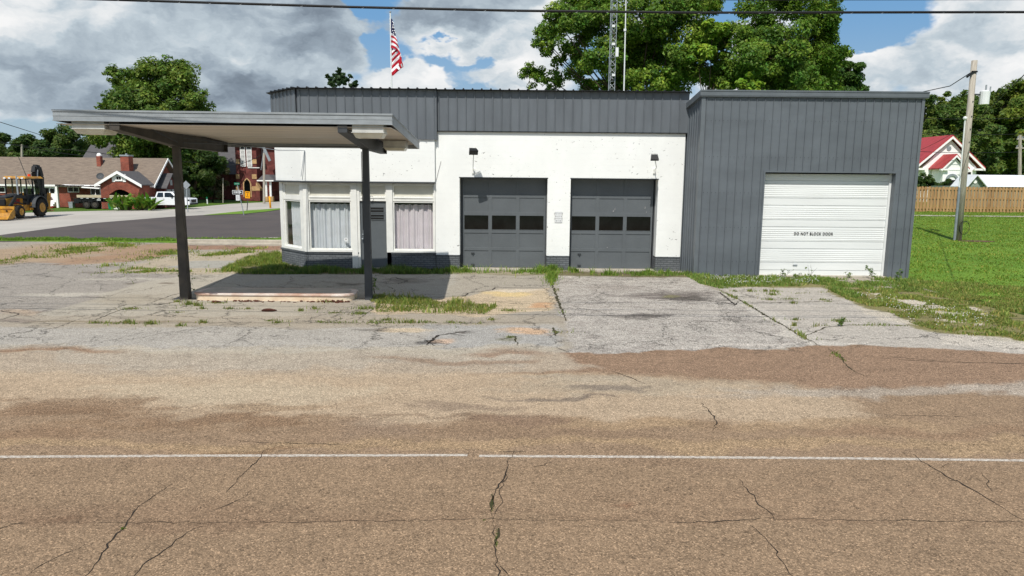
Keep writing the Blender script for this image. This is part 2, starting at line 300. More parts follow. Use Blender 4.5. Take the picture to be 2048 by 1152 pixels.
class M:
    def __init__(s,T=None): s.v=[];s.f=[];s.m=[];s.T=T
    def add(s,vs,fs,mi=0):
        b=len(s.v)
        for p in vs:
            p=Vector(p); s.v.append(tuple(s.T@p) if s.T is not None else tuple(p))
        for f in fs: s.f.append(tuple(b+i for i in f)); s.m.append(mi)
    def box(s,x0,x1,y0,y1,z0,z1,mi=0):
        s.add([(x0,y0,z0),(x1,y0,z0),(x1,y1,z0),(x0,y1,z0),(x0,y0,z1),(x1,y0,z1),(x1,y1,z1),(x0,y1,z1)],
              [(0,3,2,1),(4,5,6,7),(0,1,5,4),(1,2,6,5),(2,3,7,6),(3,0,4,7)],mi)
    def hexa(s,b,t,mi=0): # 4 bottom, 4 top points
        s.add(list(b)+list(t),[(0,3,2,1),(4,5,6,7),(0,1,5,4),(1,2,6,5),(2,3,7,6),(3,0,4,7)],mi)
    def poly(s,pts,mi=0): s.add(pts,[tuple(range(len(pts)))],mi)
    def prism(s,pts,vec,mi=0):
        n=len(pts); vec=Vector(vec); P=[Vector(p) for p in pts]
        s.add(P+[p+vec for p in P],[tuple(range(n))[::-1],tuple(range(n,2*n))]+[(i,(i+1)%n,n+(i+1)%n,n+i) for i in range(n)],mi)
    def tube(s,pts,r,n=8,mi=0,cap=True):
        P=[Vector(p) for p in pts]; R=r if isinstance(r,(list,tuple)) else [r]*len(P); vs=[]
        for i,p in enumerate(P):
            d=(P[min(i+1,len(P)-1)]-P[max(i-1,0)]).normalized(); a=d.cross(Vector((0,0,1)) if abs(d.z)<.9 else Vector((1,0,0))).normalized(); b=d.cross(a)
            for k in range(n): t=2*math.pi*k/n; vs.append(p+a*math.cos(t)*R[i]+b*math.sin(t)*R[i])
        fs=[(i*n+k,i*n+(k+1)%n,(i+1)*n+(k+1)%n,(i+1)*n+k) for i in range(len(P)-1) for k in range(n)]
        if cap: fs+= [tuple(range(n))[::-1],tuple((len(P)-1)*n+k for k in range(n))]
        s.add(vs,fs,mi)
    def bar(s,a,b,w,h,mi=0,up=(0,0,1)):
        a=Vector(a);b=Vector(b);d=(b-a).normalized();u=Vector(up); x=d.cross(u)
        if x.length<1e-4: x=d.cross(Vector((1,0,0)))
        x.normalize(); z=x.cross(d).normalized(); x=x*w/2; z=z*h/2
        s.hexa([a-x-z,a+x-z,b+x-z,b-x-z],[a-x+z,a+x+z,b+x+z,b-x+z],mi)
    def ball(s,c,r,n=10,mi=0,sc=(1,1,1)):
        c=Vector(c); vs=[];fs=[]
        for i in range(n+1):
            for k in range(n): a=math.pi*i/n;t=2*math.pi*k/n; vs.append(c+Vector((r*sc[0]*math.sin(a)*math.cos(t),r*sc[1]*math.sin(a)*math.sin(t),r*sc[2]*math.cos(a))))
        for i in range(n):
            for k in range(n): fs.append((i*n+k,i*n+(k+1)%n,(i+1)*n+(k+1)%n,(i+1)*n+k))
        s.add(vs,fs,mi)
    def build(s,name,mats,parent=None,smooth=False,bevel=0.,loc=None,whole=False):
        if not whole and parent is not None and name in SPLIT:
            V=np.array(s.v); par=list(range(len(s.v)))
            def find(i):
                while par[i]!=i: par[i]=par[par[i]]; i=par[i]
                return i
            for f in s.f:
                for k in f[1:]: par[find(k)]=find(f[0])
            comp={}
            for i,f in enumerate(s.f): comp.setdefault(find(f[0]),[]).append(i)
            items=[]
            for fs in comp.values():
                ids=sorted({k for i in fs for k in s.f[i]}); items.append([fs,V[ids].min(0)-.012,V[ids].max(0)+.012])
            merged=True
            while merged:
                merged=False
                for i in range(len(items)):
                    for j in range(i+1,len(items)):
                        a,b=items[i],items[j]
                        if (a[1]<=b[2]).all() and (b[1]<=a[2]).all(): items[i]=[a[0]+b[0],np.minimum(a[1],b[1]),np.maximum(a[2],b[2])]; items.pop(j); merged=True; break
                    if merged: break
            if len(items)>1:
                first=None
                for fs,_,_ in items:
                    q=M(); ids=sorted({k for i in fs for k in s.f[i]}); mp={k:n for n,k in enumerate(ids)}; q.v=[s.v[k] for k in ids]; q.f=[tuple(mp[k] for k in s.f[i]) for i in fs]; q.m=[s.m[i] for i in fs]
                    o=q.build(name,mats,parent,smooth,bevel,loc,True); first=first or o
                return first
        V=np.array(s.v,float)
        if parent is not None: off=np.array(ORG[parent.name])
        else:
            off=np.array(loc) if loc is not None else np.array([(V[:,0].min()+V[:,0].max())/2,(V[:,1].min()+V[:,1].max())/2,V[:,2].min()])
        me=bpy.data.meshes.new(name); me.from_pydata([tuple(p) for p in (V-off)],[],s.f)
        for m in (mats if isinstance(mats,(list,tuple)) else [mats]): me.materials.append(m)
        me.polygons.foreach_set('material_index',s.m)
        if smooth: me.polygons.foreach_set('use_smooth',[True]*len(s.f))
        me.update(); o=link(name,me,parent,tuple(off))
        if bevel:
            b=o.modifiers.new('bevel','BEVEL'); b.width=bevel; b.segments=2; b.limit_method='ANGLE'
        return o
def tag(o,label=None,cat=None,group=None,kind=None):
    if label:o['label']=label
    if cat:o['category']=cat
    if group:o['group']=group
    if kind:o['kind']=kind
    return o
def thing(name,loc,label,cat,group=None):
    o=bpy.data.objects.new(name,None); C.objects.link(o); o.location=loc; o.empty_display_size=.3; ORG[o.name]=Vector(loc); return tag(o,label,cat,group)
def text(s,size,loc,m,parent,rot=(math.pi/2,0,0),name='lettering',bold=.0,sx=1.,align='CENTER',sp=1.08):
    cu=bpy.data.curves.new(name,'FONT'); cu.body=s; cu.size=size; cu.align_x=align; cu.align_y='CENTER'; cu.extrude=.002; cu.offset=bold; cu.space_character=sp
    t=bpy.data.objects.new('tmp_text',cu); C.objects.link(t); bpy.context.view_layer.update()
    me=bpy.data.meshes.new_from_object(t.evaluated_get(bpy.context.evaluated_depsgraph_get())); bpy.data.objects.remove(t); me.name=name
    me.transform(Matrix.Translation(Vector(loc)-ORG[parent.name])@Matrix.Rotation(rot[2],4,'Z')@Matrix.Rotation(rot[0],4,'X')@Matrix.Diagonal((sx,1,1,1)))
    me.materials.clear(); me.materials.append(m); return link(name,me,parent)
# ------------------------------------------------------------------ noise and paint for the ground
def vnoise(x,y,seed):
    r=np.random.default_rng(seed).random((257,257)); xi=np.floor(x).astype(int); yi=np.floor(y).astype(int); fx=x-xi; fy=y-yi
    fx=fx*fx*(3-2*fx); fy=fy*fy*(3-2*fy); a=r[xi%256,yi%256];b=r[(xi+1)%256,yi%256];c=r[xi%256,(yi+1)%256];d=r[(xi+1)%256,(yi+1)%256]
    return (a*(1-fx)+b*fx)*(1-fy)+(c*(1-fx)+d*fx)*fy
def fbm(x,y,seed,o=5,g=.55):
    t=0;a=1;n=0
    for i in range(o): t=t+a*vnoise(x*2**i+13.7*i,y*2**i+7.1*i,seed+i); n+=a; a*=g
    return t/n
def sdpoly(px,py,poly,ky=3.):
    P=[(p[0],p[1]*ky) for p in poly]; y=py*ky; d=np.full(px.shape,1e9); ins=np.zeros(px.shape,bool)
    for i in range(len(P)):
        ax,ay=P[i];bx,by=P[(i+1)%len(P)]; ex,ey=bx-ax,by-ay; L=ex*ex+ey*ey+1e-9
        t=np.clip(((px-ax)*ex+(y-ay)*ey)/L,0,1); d=np.minimum(d,np.hypot(px-ax-t*ex,y-ay-t*ey))
        c=((ay>y)!=(by>y))&(px<(bx-ax)*(y-ay)/(by-ay+1e-12)+ax); ins^=c
    return np.where(ins,d,-d)
def sm(x,a,b): t=np.clip((x-a)/(b-a),0,1); return t*t*(3-2*t)
KAL=.64
def alb(c): return np.array(lin(c))*KAL
class Paint:
    def __init__(s,x,y,base,chip,warp=.35):
        s.x,s.y=x,y; w1=fbm(x*.9,y*.9,11)-.5; w2=fbm(x*.9+50,y*.9,21)-.5; w3=fbm(x*5,y*5,31)-.5; w4=fbm(x*5+9,y*5,41)-.5
        s.px,s.py=proj(x+w1*warp*2+w3*.22,y+w2*warp*2+w4*.22)
        s.c=np.tile(alb(base),(len(x),1)); s.ch=np.full(len(x),chip)
        s.n=fbm(x*.8,y*2.6,51,6,.6); s.n2=fbm(x*3.,y*5.,61,5,.6); s.n3=fbm(x*.35,y*1.6,71,5,.6)
    def poly(s,P,c,soft=6,strn=1.,chip=None,brk=0.,ky=3.):
        m=sm(sdpoly(s.px,s.py,P,ky)+brk*120*(s.n2-.5),-soft,soft)*strn; s.mixin(m,c,chip)
    def blob(s,cx,cy,rx,ry,c,strn=1.,chip=None,brk=.8):
        d=np.sqrt(((s.px-cx)/rx)**2+((s.py-cy)/ry)**2)+brk*(s.n2-.5)+brk*.8*(s.n-.5); s.mixin(sm(d,1.,.35)*strn if False else (1-sm(d,.35,1.))*strn,c,chip)
    def mixin(s,m,c,chip): s.c=s.c*(1-m[:,None])+alb(c)*m[:,None]; s.ch=s.ch if chip is None else s.ch*(1-m)+chip*m
def grid(name,xs,ys,painter,zf=None,mats=None,label=None):
    X,Y=np.meshgrid(xs,ys); x=X.ravel();y=Y.ravel(); z=np.zeros_like(x) if zf is None else zf(x,y)
    nx,ny=len(xs),len(ys); i=np.arange(nx-1);j=np.arange(ny-1); I,J=np.meshgrid(i,j); a=(J*nx+I).ravel(); Fc=np.stack([a,a+1,a+nx+1,a+nx],1)
    tone=None;ch=None
    if painter: P=painter(x,y); tone=P.c; ch=P.ch
    me=mesh_np(name,np.stack([x,y,z],1),Fc,mats,True,tone)
    if ch is not None:
        at_=me.attributes.new('chip','FLOAT','POINT'); at_.data.foreach_set('value',ch.astype(np.float32)); at_=me.attributes.new('craze','FLOAT','POINT'); at_.data.foreach_set('value',(sm(y,12.2,14.)*(.9)+.10).astype(np.float32))
    o=link(name,me); o['kind']='structure'; return o
def steps(a,b,st,lo=None,hi=None,grow=1.15,first=None):
    c=list(np.arange(a,b+1e-6,st))
    if lo is not None:
        s=st;l=[];v=a
        while v>lo: s*=grow; v-=s; l.append(v)
        c=l[::-1]+c
    if hi is not None:
        s=st;v=c[-1]
        while v<hi: s*=grow; v+=s; c.append(v)
    return np.array(c)
def paint_road(x,y):
    P=Paint(x,y,(170,144,117),.32,.5); st=P.n
    P.mixin(sm(st,.5,.7)*.45,(176,150,122),None); P.mixin(sm(P.n3,.52,.7)*.35,(146,120,96),None)
    P.poly([(-400,690),(2500,690),(2500,785),(1700,775),(1300,750),(900,740),(-400,735)],(166,137,113),30,.75,.38,.5)
    P.poly([(-400,705),(300,702),(700,700),(1130,702),(1200,735),(900,755),(400,760),(-400,755)],(200,184,162),16,.85,.34,.35)
    P.poly([(60,706),(600,708),(1080,706),(1060,728),(500,736),(80,728)],(198,186,168),10,.7,.33,.3)
    P.blob(120,700,190,9,(160,128,100),.75); P.blob(900,722,260,8,(160,130,104),.6); P.blob(1010,705,110,6,(160,128,104),.6)
    P.poly([(-400,750),(300,742),(900,748),(1250,755),(1600,775),(1750,830),(1700,850),(1000,830),(760,850),(500,822),(-400,800)],(208,185,156),26,.85,.3,.45)
    P.blob(480,785,420,34,(214,196,168),.65,.28); P.blob(1300,772,330,16,(194,178,154),.7,.3); P.blob(1150,760,200,8,(192,178,156),.6)
    P.blob(1750,782,420,14,(190,178,162),.75,.4); P.blob(1980,770,170,16,(196,184,168),.8,.42)
    P.blob(1200,845,300,14,(192,164,130),.6); P.blob(1600,850,500,14,(190,162,128),.55)
    P.blob(130,815,330,22,(148,120,94),.7,.4,1.3); P.blob(420,835,380,16,(148,120,94),.65,.4,1.3); P.blob(200,850,420,10,(152,124,96),.5,.4,1.2); P.blob(560,812,200,10,(160,134,106),.6,.4,1.2); P.blob(60,870,200,20,(158,128,100),.6); P.blob(1050,842,130,16,(148,122,102),.7); P.blob(950,815,150,9,(150,130,112),.6)
    P.blob(760,855,110,26,(164,142,122),.4); P.blob(1420,845,70,22,(152,126,102),.5); P.blob(1880,870,350,14,(164,134,106),.5)
    P.poly([(-400,878),(2500,884),(2500,902),(-400,897)],(190,162,126),10,.6,.4,.3)
    P.blob(1150,790,180,5,(140,126,112),.8,.3,.6); P.blob(1230,775,90,5,(136,124,112),.7,.3,.6); P.blob(820,828,260,4,(146,122,100),.6)
    P.blob(540,893,210,6,(142,112,86),.6)
    P.poly([(-900,930),(3000,935),(3000,2200),(-900,2200)],(169,143,115),25,.75,.32)
    P.blob(300,1020,500,40,(152,124,100),.35,None,1.1); P.blob(1500,1010,700,50,(172,143,115),.3,None,1.1)
    P.poly([(-900,1033),(3000,1035),(3000,1046),(-900,1044)],(148,122,98),8,.4)
    P.blob(170,1030,60,10,(120,92,72),.5); P.blob(1220,1010,60,5,(140,98,74),.5)
    return P
def paint_lot(x,y):
    P=Paint(x,y,(178,172,163),.22,.35)
    P.mixin(sm(P.n,.52,.66)*.5,(164,158,149),None); P.mixin(sm(P.n3,.5,.68)*.4,(190,184,174),None)
    P.poly([(-900,515),(0,520),(150,524),(290,538),(420,545),(250,600),(100,640),(0,652),(-900,660)],(166,162,158),5,.9,.3,.1)
    P.poly([(380,548),(600,545),(640,560),(600,640),(180,642),(60,632),(300,562)],(190,185,175),5,.95,.15)
    P.blob(260,600,120,14,(176,168,154),.6); P.blob(130,590,120,6,(202,198,190),.8); P.blob(250,558,150,4,(196,192,184),.8); P.blob(180,545,30,3,(130,124,118),.7); P.blob(268,568,22,2.5,(120,114,106),.8); P.blob(335,565,20,2,(128,118,106),.8)
    P.poly([(-900,500),(0,498),(70,487),(235,486),(250,500),(110,522),(0,530),(-900,540)],(182,160,136),4,.9,.2)
    P.poly([(235,500),(280,488),(360,486),(362,500),(330,512),(220,518),(110,528),(190,510)],(176,148,124),4,.9,.18)
    P.poly([(120,515),(330,508),(280,522),(100,532)],(178,148,122),4,.8,.18)
    P.poly([(300,520),(380,505),(575,500),(600,545),(390,548),(220,545)],(194,182,162),6,.8,.2,.2)
    P.poly([(385,523),(500,520),(470,535),(330,536)],(178,178,174),3,.9,.2)
    P.poly([(360,490),(560,492),(560,500),(365,500)],(158,112,84),4,.7)
    P.poly([(370,605),(560,546),(925,547),(935,575),(895,600),(740,602)],(184,181,174),3,.95,.16)
    P.poly([(915,547),(1105,550),(1112,575),(1090,582),(990,580),(930,592),(890,600)],(176,171,162),3,.9,.22)
    P.blob(810,562,60,7,(110,104,98),.5); P.blob(705,568,30,4,(120,114,106),.8)
    P.poly([(735,602),(930,594),(985,581),(1000,577),(1090,577),(1112,592),(1105,622),(985,634),(760,628)],(206,190,166),4,.95,.3)
    P.blob(1015,587,60,9,(226,204,154),.8); P.blob(1040,580,70,4,(226,218,206),.7); P.blob(1082,612,28,8,(206,160,122),.7); P.blob(860,615,110,8,(170,160,110),.6)
    P.poly([(-900,628),(700,632),(1130,634),(1130,648),(600,652),(0,654),(-900,656)],(180,172,160),4,.85,.2,.1)
    P.blob(30,627,60,9,(196,176,156),.7); P.blob(20,642,70,5,(130,120,116),.6); P.blob(250,643,200,3,(140,128,104),.6)
    P.poly([(-900,656),(700,656),(1115,650),(1125,695),(640,702),(-900,692)],(182,180,177),6,.9,.32,.2)
    P.poly([(840,648),(1110,655),(1112,694),(850,692)],(172,173,174),6,.7,.34)
    P.blob(1050,662,75,8,(210,180,152),.9,.4); P.blob(800,660,60,6,(208,192,168),.8,.4); P.blob(880,682,28,6,(208,184,166),.9); P.blob(855,684,30,7,(76,74,76),.75); P.blob(920,664,26,3,(90,84,80),.8); P.blob(740,660,50,3,(100,96,92),.6); P.blob(1015,680,35,5,(120,120,90),.5)
    P.poly([(-900,688),(700,695),(1130,690),(1130,712),(-900,705)],(196,188,174),8,.6,.3,.4)
    P.poly([(1108,551),(1385,555),(1445,585),(1540,640),(1630,698),(1140,712),(1128,655)],(184,181,178),3,.95,.5)
    P.mixin(sm(P.n2,.52,.66)*(P.px>1110)*(P.px<1600)*.35,(134,128,126),None)
    P.blob(1320,590,130,11,(112,106,104),.85,None,1.3); P.blob(1385,598,70,8,(90,86,84),.8,None,1.2); P.blob(1280,632,90,6,(96,92,90),.8,None,1.2); P.blob(1340,592,22,5,(150,150,96),.5); P.blob(1225,575,80,7,(150,144,140),.5)
    P.poly([(1440,572),(1640,570),(1710,600),(1820,648),(1850,662),(2100,690),(2400,740),(2000,708),(1640,700),(1600,676)],(192,188,183),4,.95,.33)
    P.poly([(1440,584),(1480,590),(1680,700),(1620,697)],(204,201,196),4,.8)
    P.blob(1500,690,220,4,(206,202,198),.8); P.blob(1700,690,100,4,(208,205,200),.8)
    P.poly([(1385,556),(1640,560),(1760,575),(2600,640),(2600,720),(2050,690),(1850,662),(1700,604),(1640,574),(1440,574)],(136,132,84),5,.9,.3)
    P.poly([(1745,580),(1830,598),(1960,618),(2010,640),(1950,652),(1850,632),(1790,610)],(210,204,192),5,.95,.4,.5)
    P.poly([(1700,612),(1790,628),(1830,648),(1760,640)],(206,200,190),5,.9,.4); P.poly([(1900,668),(2100,688),(2100,706),(1880,690)],(208,203,196),4,.8,.4,.3)
    P.poly([(545,500),(600,535),(910,540),(1100,542),(1360,546),(1400,556),(1105,551),(920,548),(560,549),(480,548),(470,520)],(104,100,58),4,.8)
    P.poly([(915,541),(1100,543),(1100,549),(915,548)],(186,178,160),3,.6)
    return P
GM=groundmat('worn_pavement')
# ribbons: cracks and paint lying 3 mm over the surface, in the same object
def ribbon(m,pts,w,z,mi=0,jit=.02,step=.07,rs=random.Random(3)):
    P=[];pts=[Vector((p[0],p[1])) for p in pts]
    for a,b in zip(pts,pts[1:]):
        n=max(1,int((b-a).length/step))
        for i in range(n): P.append(a.lerp(b,i/n)+Vector((rs.uniform(-jit,jit),rs.uniform(-jit,jit))))
    P.append(pts[-1]); L=[];R=[]
    for i,p in enumerate(P):
        d=(P[min(i+1,len(P)-1)]-P[max(i-1,0)]).normalized(); q=Vector((-d.y,d.x)); ww=1.05*w*(.35+rs.random())*(.3+.7*math.sin(math.pi*min(max(i/(len(P)-1),.05),.95))) if jit else w
        ww=ww if jit else w
        L.append((p.x+q.x*ww/2,p.y+q.y*ww/2,z));R.append((p.x-q.x*ww/2,p.y-q.y*ww/2,z))
    n=len(P); m.add(L+R,[(i,n+i,n+i+1,i+1) for i in range(n-1)],mi)
def gp(pl): return [G(*p)[:2] for p in pl]
YB=12.9
road=grid('road',steps(-12,12,.055,-90,90,1.25),np.concatenate([np.linspace(-6,4.6,12)[:-1],steps(4.6,YB,.05)]),paint_road,mats=[GM])
xs=steps(-13,17,.06,-90,60,1.2); ys=steps(YB,24.9,.055); ys=np.concatenate([ys,steps(ys[-1]+.1,33.4,.12)])
ys[0]=road.data.vertices[len(road.data.vertices)-1].co.y
lot=grid('lot_pavement',xs,ys,lambda x,y:None if False else paint_both(x,y),mats=[GM]) if False else None
def paint_both(x,y):
    A=paint_lot(x,y); B=paint_road(x,y)
    E=[(-3000,700),(0,697),(150,696),(215,703),(420,710),(700,706),(860,712),(1010,700),(1135,704),(1230,707),(1330,698),(1450,696),(1560,703),(1600,697),(1650,694),(1720,692),(1830,697),(2048,708),(3500,760),(3500,1500),(-3000,1500)]
    d=sdpoly(A.px,A.py,E); rt=sm(A.px,1080,1160); soft=14*(1-rt)+2.0*rt
    m=np.clip((d+soft)/(2*soft),0,1)
    A.c=A.c*np.array([1.17,1.12,1.03])*(1-m[:,None])+B.c*m[:,None]; A.ch=A.ch*(1-m)+B.ch*m; return A
bpy.data.objects.remove(road)
road=grid('road',steps(-12,12,.055,-90,90,1.25),np.concatenate([np.linspace(-6,4.6,12)[:-1],steps(4.6,YB,.05)]),paint_both,mats=[GM])
ys[0]=road.data.vertices[len(road.data.vertices)-1].co.y
def lotz(x,y):
    u,v=proj(x,y); n=(fbm(x*1.2,y*1.2,77)-.5)*60
    return -.12*sm(sdpoly(u+n,v+n*.3,[(1818,540),(1818,566),(1900,590),(2000,618),(2100,640),(2400,700),(6000,1200),(6000,300),(1818,300)],3.),-6,14)
lot=grid('lot_pavement',xs,ys,paint_both,lotz,mats=[GM])
tag(road,'brown chip-seal road with a worn white edge line and long cracks'); tag(lot,'patched grey concrete and asphalt forecourt with weeds in the joints')
def surface_marks(obj,items,extra=()):
    m=M()
    for pl,w,mi in items: ribbon(m,gp(pl),w,.003,mi,.022 if w<.05 else .03)
    for pl,w,mi in extra: ribbon(m,gp(pl),w,.0022,mi,0.)
    me=obj.data; b=bpy.data.meshes.new('marks'); b.from_pydata(m.v,[],m.f); 
    import bmesh
    k=len(me.materials)
    for x in (MT['crack'],MT['crackg'],MT['line']): me.materials.append(x)
    b.polygons.foreach_set('material_index',[k+i for i in m.m]); bm=bmesh.new(); bm.from_mesh(me); bm.from_mesh(b); bm.to_mesh(me); bm.free()
surface_marks(road,[
 ([(1030,903),(1013,930),(1010,952),(990,980),(985,1010),(983,1030)],.013,0),([(1016,935),(1008,965),(1000,990),(1000,1015),(985,1040)],.009,0),([(985,1040),(992,1075),(992,1110),(997,1152),(1002,1220)],.012,0),([(1003,1130),(1018,1152)],.01,0),([(985,990),(984,1022)],.035,1),([(993,1058),(992,1092)],.03,1),([(1000,903),(1045,903)],.012,0),
 ([(535,897),(512,925),(490,945),(462,972),(452,985)],.014,0),([(345,967),(300,998),(272,1018),(245,1058),(215,1088),(190,1130),(150,1170)],.014,0),
 ([(-60,1080),(0,1057),(45,1045)],.016,0),([(500,985),(470,1003),(420,1025)],.009,0),([(390,1055),(340,1090),(300,1120),(262,1160)],.012,0),([(170,1090),(100,1120),(40,1160)],.008,0),
 ([(1480,958),(1500,985),(1520,1010),(1548,1036)],.012,0),([(1500,1050),(1540,1085),(1560,1120),(1592,1158)],.012,0),([(1340,1045),(1450,1043),(1548,1036)],.012,0),
 ([(1825,908),(1870,940),(1920,965),(1960,990),(2010,1020),(2060,1045)],.018,0),([(1880,935),(1900,925),(1925,930)],.01,0),([(1965,945),(1985,985)],.008,0),([(1900,962),(1935,958)],.008,0),
 ([(-100,1046),(200,1046),(600,1044),(1000,1039),(1340,1042)],.006,0),([(1548,1037),(1700,1040),(2048,1044),(2200,1046)],.008,0),
 ([(1400,806),(1418,822),(1436,845),(1424,862)],.018,0),([(1655,697),(1680,710),(1692,728),(1700,738),(1728,752)],.03,1),([(1225,742),(1260,755),(1290,768)],.02,0),
 ([(1770,830),(1860,832),(1940,834)],.012,0),([(1780,714),(1900,724),(2048,728),(2200,730)],.03,0),([(1760,716),(1900,726)],.02,0),([(470,880),(520,885),(700,890)],.01,0),([(1060,935),(1110,925)],.008,0)],
 [([(-900,915),(0,914),(400,911.5),(935,910.5)],.068,2),([(958,912),(1300,914),(1700,917),(2048,921),(2900,930)],.068,2)])
surface_marks(lot,[
 ([(1100,560),(1112,590),(1122,615),(1133,642)],.07,1),([(1140,705),(1112,695)],.02,0),([(1440,580),(1480,600),(1530,630),(1590,665),(1640,692)],.06,1),
 ([(1600,676),(1650,655),(1700,650),(1820,650)],.035,1),([(1470,592),(1600,604),(1680,602)],.035,1),([(1490,606),(1620,604)],.03,1),([(1400,580),(1440,585),(1470,610),(1480,600)],.06,0),([(1370,598),(1450,605),(1470,612)],.05,0),
 ([(740,598),(880,594),(930,592),(938,586),(985,580),(990,575),(1085,576),(1110,586)],.04,0),([(765,560),(790,555),(815,562),(795,568),(765,566)],.05,0),([(775,572),(790,580),(785,590)],.03,1),
 ([(300,606),(345,590),(395,578)],.03,0),([(190,640),(240,620),(275,612),(330,608)],.04,0),([(315,610),(350,604),(372,600)],.06,0),([(-100,628),(0,622),(40,628),(0,640)],.04,0),([(395,585),(440,562),(470,550)],.015,0),
 ([(200,583),(200,578),(203,570)],.012,0),([(240,585),(260,578)],.012,0),([(420,538),(470,532),(500,526)],.05,0),([(850,690),(880,670),(920,664),(940,662)],.07,0),([(845,684),(870,680)],.05,0),([(870,692),(850,680)],.04,0),([(930,672),(900,668)],.03,0),
 ([(715,640),(750,615),(770,600)],.03,1),([(0,648),(300,646),(520,646),(700,646),(900,646)],.03,1),([(900,646),(1110,646)],.03,1),([(1000,680),(1030,672),(1035,690)],.04,1),([(1105,655),(1112,672)],.07,1),
 ([(690,640),(715,634)],.02,0),([(1170,560),(1350,558)],.02,0),([(-300,545),(0,530),(110,522)],.05,1)])
# ------------------------------------------------------------------ terrain
def hz(x,y): return sm(x,12.5,15.5)*.036*np.clip(y-23,0,29)
def hz1(x,y): return float(hz(np.array([x]),np.array([y]))[0])
me=mesh_np('ground',[(-1500,-1500,-.06),(1500,-1500,-.06),(1500,2500,-.06),(-1500,2500,-.06)],[(0,1,2,3)],[MT['meadow']]); g=link('ground',me); g['kind']='structure'
lawn=grid('lawn',steps(12.9,40,.5,None,160,1.2),np.concatenate([np.arange(15.,60,.5),np.arange(61,170,6.)]),None,lambda x,y:hz(x,y)-.012-.03*(x<13.2),[MT['lawn']])
def sheet(name,pl,z,m):
    mm=M(); mm.poly([(*G(*p)[:2],z) for p in pl]); o=mm.build(name,m); o['kind']='structure'; return o
mm=M(); mm.poly([(-90,33.3,-.01),(-8,33.3,-.01),(-8,140,-.01),(-16,140,-.01),*[(G(*p).x,G(*p).y,-.01) for p in [(640,401),(560,403),(462,407.5),(350,418),(300,419),(87,424),(-80,430),(-400,445)]]]); o=mm.build('side_street',MT['street']); o['kind']='structure'
sheet('asphalt_road',[(-900,500),(-300,489),(0,484),(300,480),(560,474),(700,472),(740,415),(640,413),(560,418),(488,425),(409,430),(350,433),(185,446),(0,470),(-300,492)],.002,MT['asphalt'])
sheet('corner_lawn',[(405,431),(440,427),(500,421),(560,417),(600,416),(560,419.5),(530,424),(490,428)],.03,MT['lawn'])
mm=M(); mm.hexa([(-26,33.3,-.03),(-8.6,33.1,-.03),(-8.6,35.6,-.03),(-26,33.9,-.03)],[(-26,33.35,.0),(-8.6,33.1,.12),(-8.6,35.5,.12),(-26,33.85,.0)]); o=mm.build('verge_lawn',MT['lawn']); o['kind']='structure'
mm=M(); mm.box(-15.5,-8.6,32.85,33.09,-.02,.2); mm.box(-15.4,-8.6,32.7,32.84,-.02,.07); tag(mm.build('retaining_kerb',MT['concrete'],bevel=.02),'low weathered concrete kerb along the grass verge left of the white building','kerb')
mm=M(); mm.poly([(18,47.2,hz1(30,47.2)+.01),(90,47.2,hz1(30,47.2)+.01),(90,48,hz1(30,48)+.01),(18,48,hz1(30,48)+.01)]); o=mm.build('path',MT['path']); o['kind']='structure'
# ------------------------------------------------------------------ service station
YF=24.6
def fx(u,v=450,Y=YF): return at(u,v,Y).x
st=thing('service_station',(-1.3,24.6,0),'low white service station with charcoal ribbed parapet, storefront windows and two grey garage doors','building')
P1=(-7.2,24.6); P2=(-8.5,26.05)
XD=-2.66
w=M()
# upper protruding band over the storefront
def pathwall(m,pts,th,z0,z1,mi=0):
    for (a,b) in zip(pts,pts[1:]):
        a=Vector((*a,0));b=Vector((*b,0)); d=(b-a).normalized(); n=Vector((d.y,-d.x,0))*(-th) # inward
        m.hexa([a+Vector((0,0,z0)),b+Vector((0,0,z0)),b+n+Vector((0,0,z0)),a+n+Vector((0,0,z0))],[a+Vector((0,0,z1)),b+Vector((0,0,z1)),b+n+Vector((0,0,z1)),a+n+Vector((0,0,z1))],mi)
w.prism([(XD-.003,YF-.12,3.0),(P1[0]-.02,YF-.12,3.0),(P2[0]-.08,P2[1]-.08,3.0),(P2[0]-.08,27.2,3.0),(P1[0]+.3,25.2,3.0),(XD-.003,25.0,3.0)],(0,0,2.9))
w.box(-8.5,-8.3,26.3,34.5,0,5.9); w.box(-8.3,5.8,34.3,34.5,0,5.9)
# bay section
gx=[(-1.83,1.19),(1.98,4.98)]; HD=3.16
w.box(XD,gx[0][0],YF,25.1,.50,5.9); w.box(gx[0][1],gx[1][0],YF,25.1,.50,HD); w.box(gx[1][1],5.84,YF,25.1,.50,HD); w.box(gx[0][0],5.84,YF,25.1,HD,5.9)
w.build('wall',MT['white'],st)
b=M()
for x0,x1 in ((XD+.012,gx[0][0]-.004),(gx[0][1]+.004,gx[1][0]-.004),(gx[1][1]+.004,5.83)):
    b.box(x0,x1,YF-.025,25.05,-.02,.47); b.box(x0-.004,x1+.004,YF-.045,25.06,.47,.4995)
def fr(x0,x1): b.box(x0,x1,YF+.02,25.0,-.02,.50); b.box(x0-.01,x1+.01,YF-.01,25.02,.50,.56)
fr(P1[0]+.02,fx(716)); fr(fx(782),XD)
dx,dy=P2[0]-P1[0],P2[1]-P1[1]
b.hexa([(P1[0],P1[1]+.02,-.02),(P2[0],P2[1],-.02),(P2[0]+.25,P2[1]+.25,-.02),(P1[0]+.2,P1[1]+.3,-.02)],[(P1[0],P1[1]+.02,.5),(P2[0],P2[1],.5),(P2[0]+.25,P2[1]+.25,.5),(P1[0]+.2,P1[1]+.3,.5)])
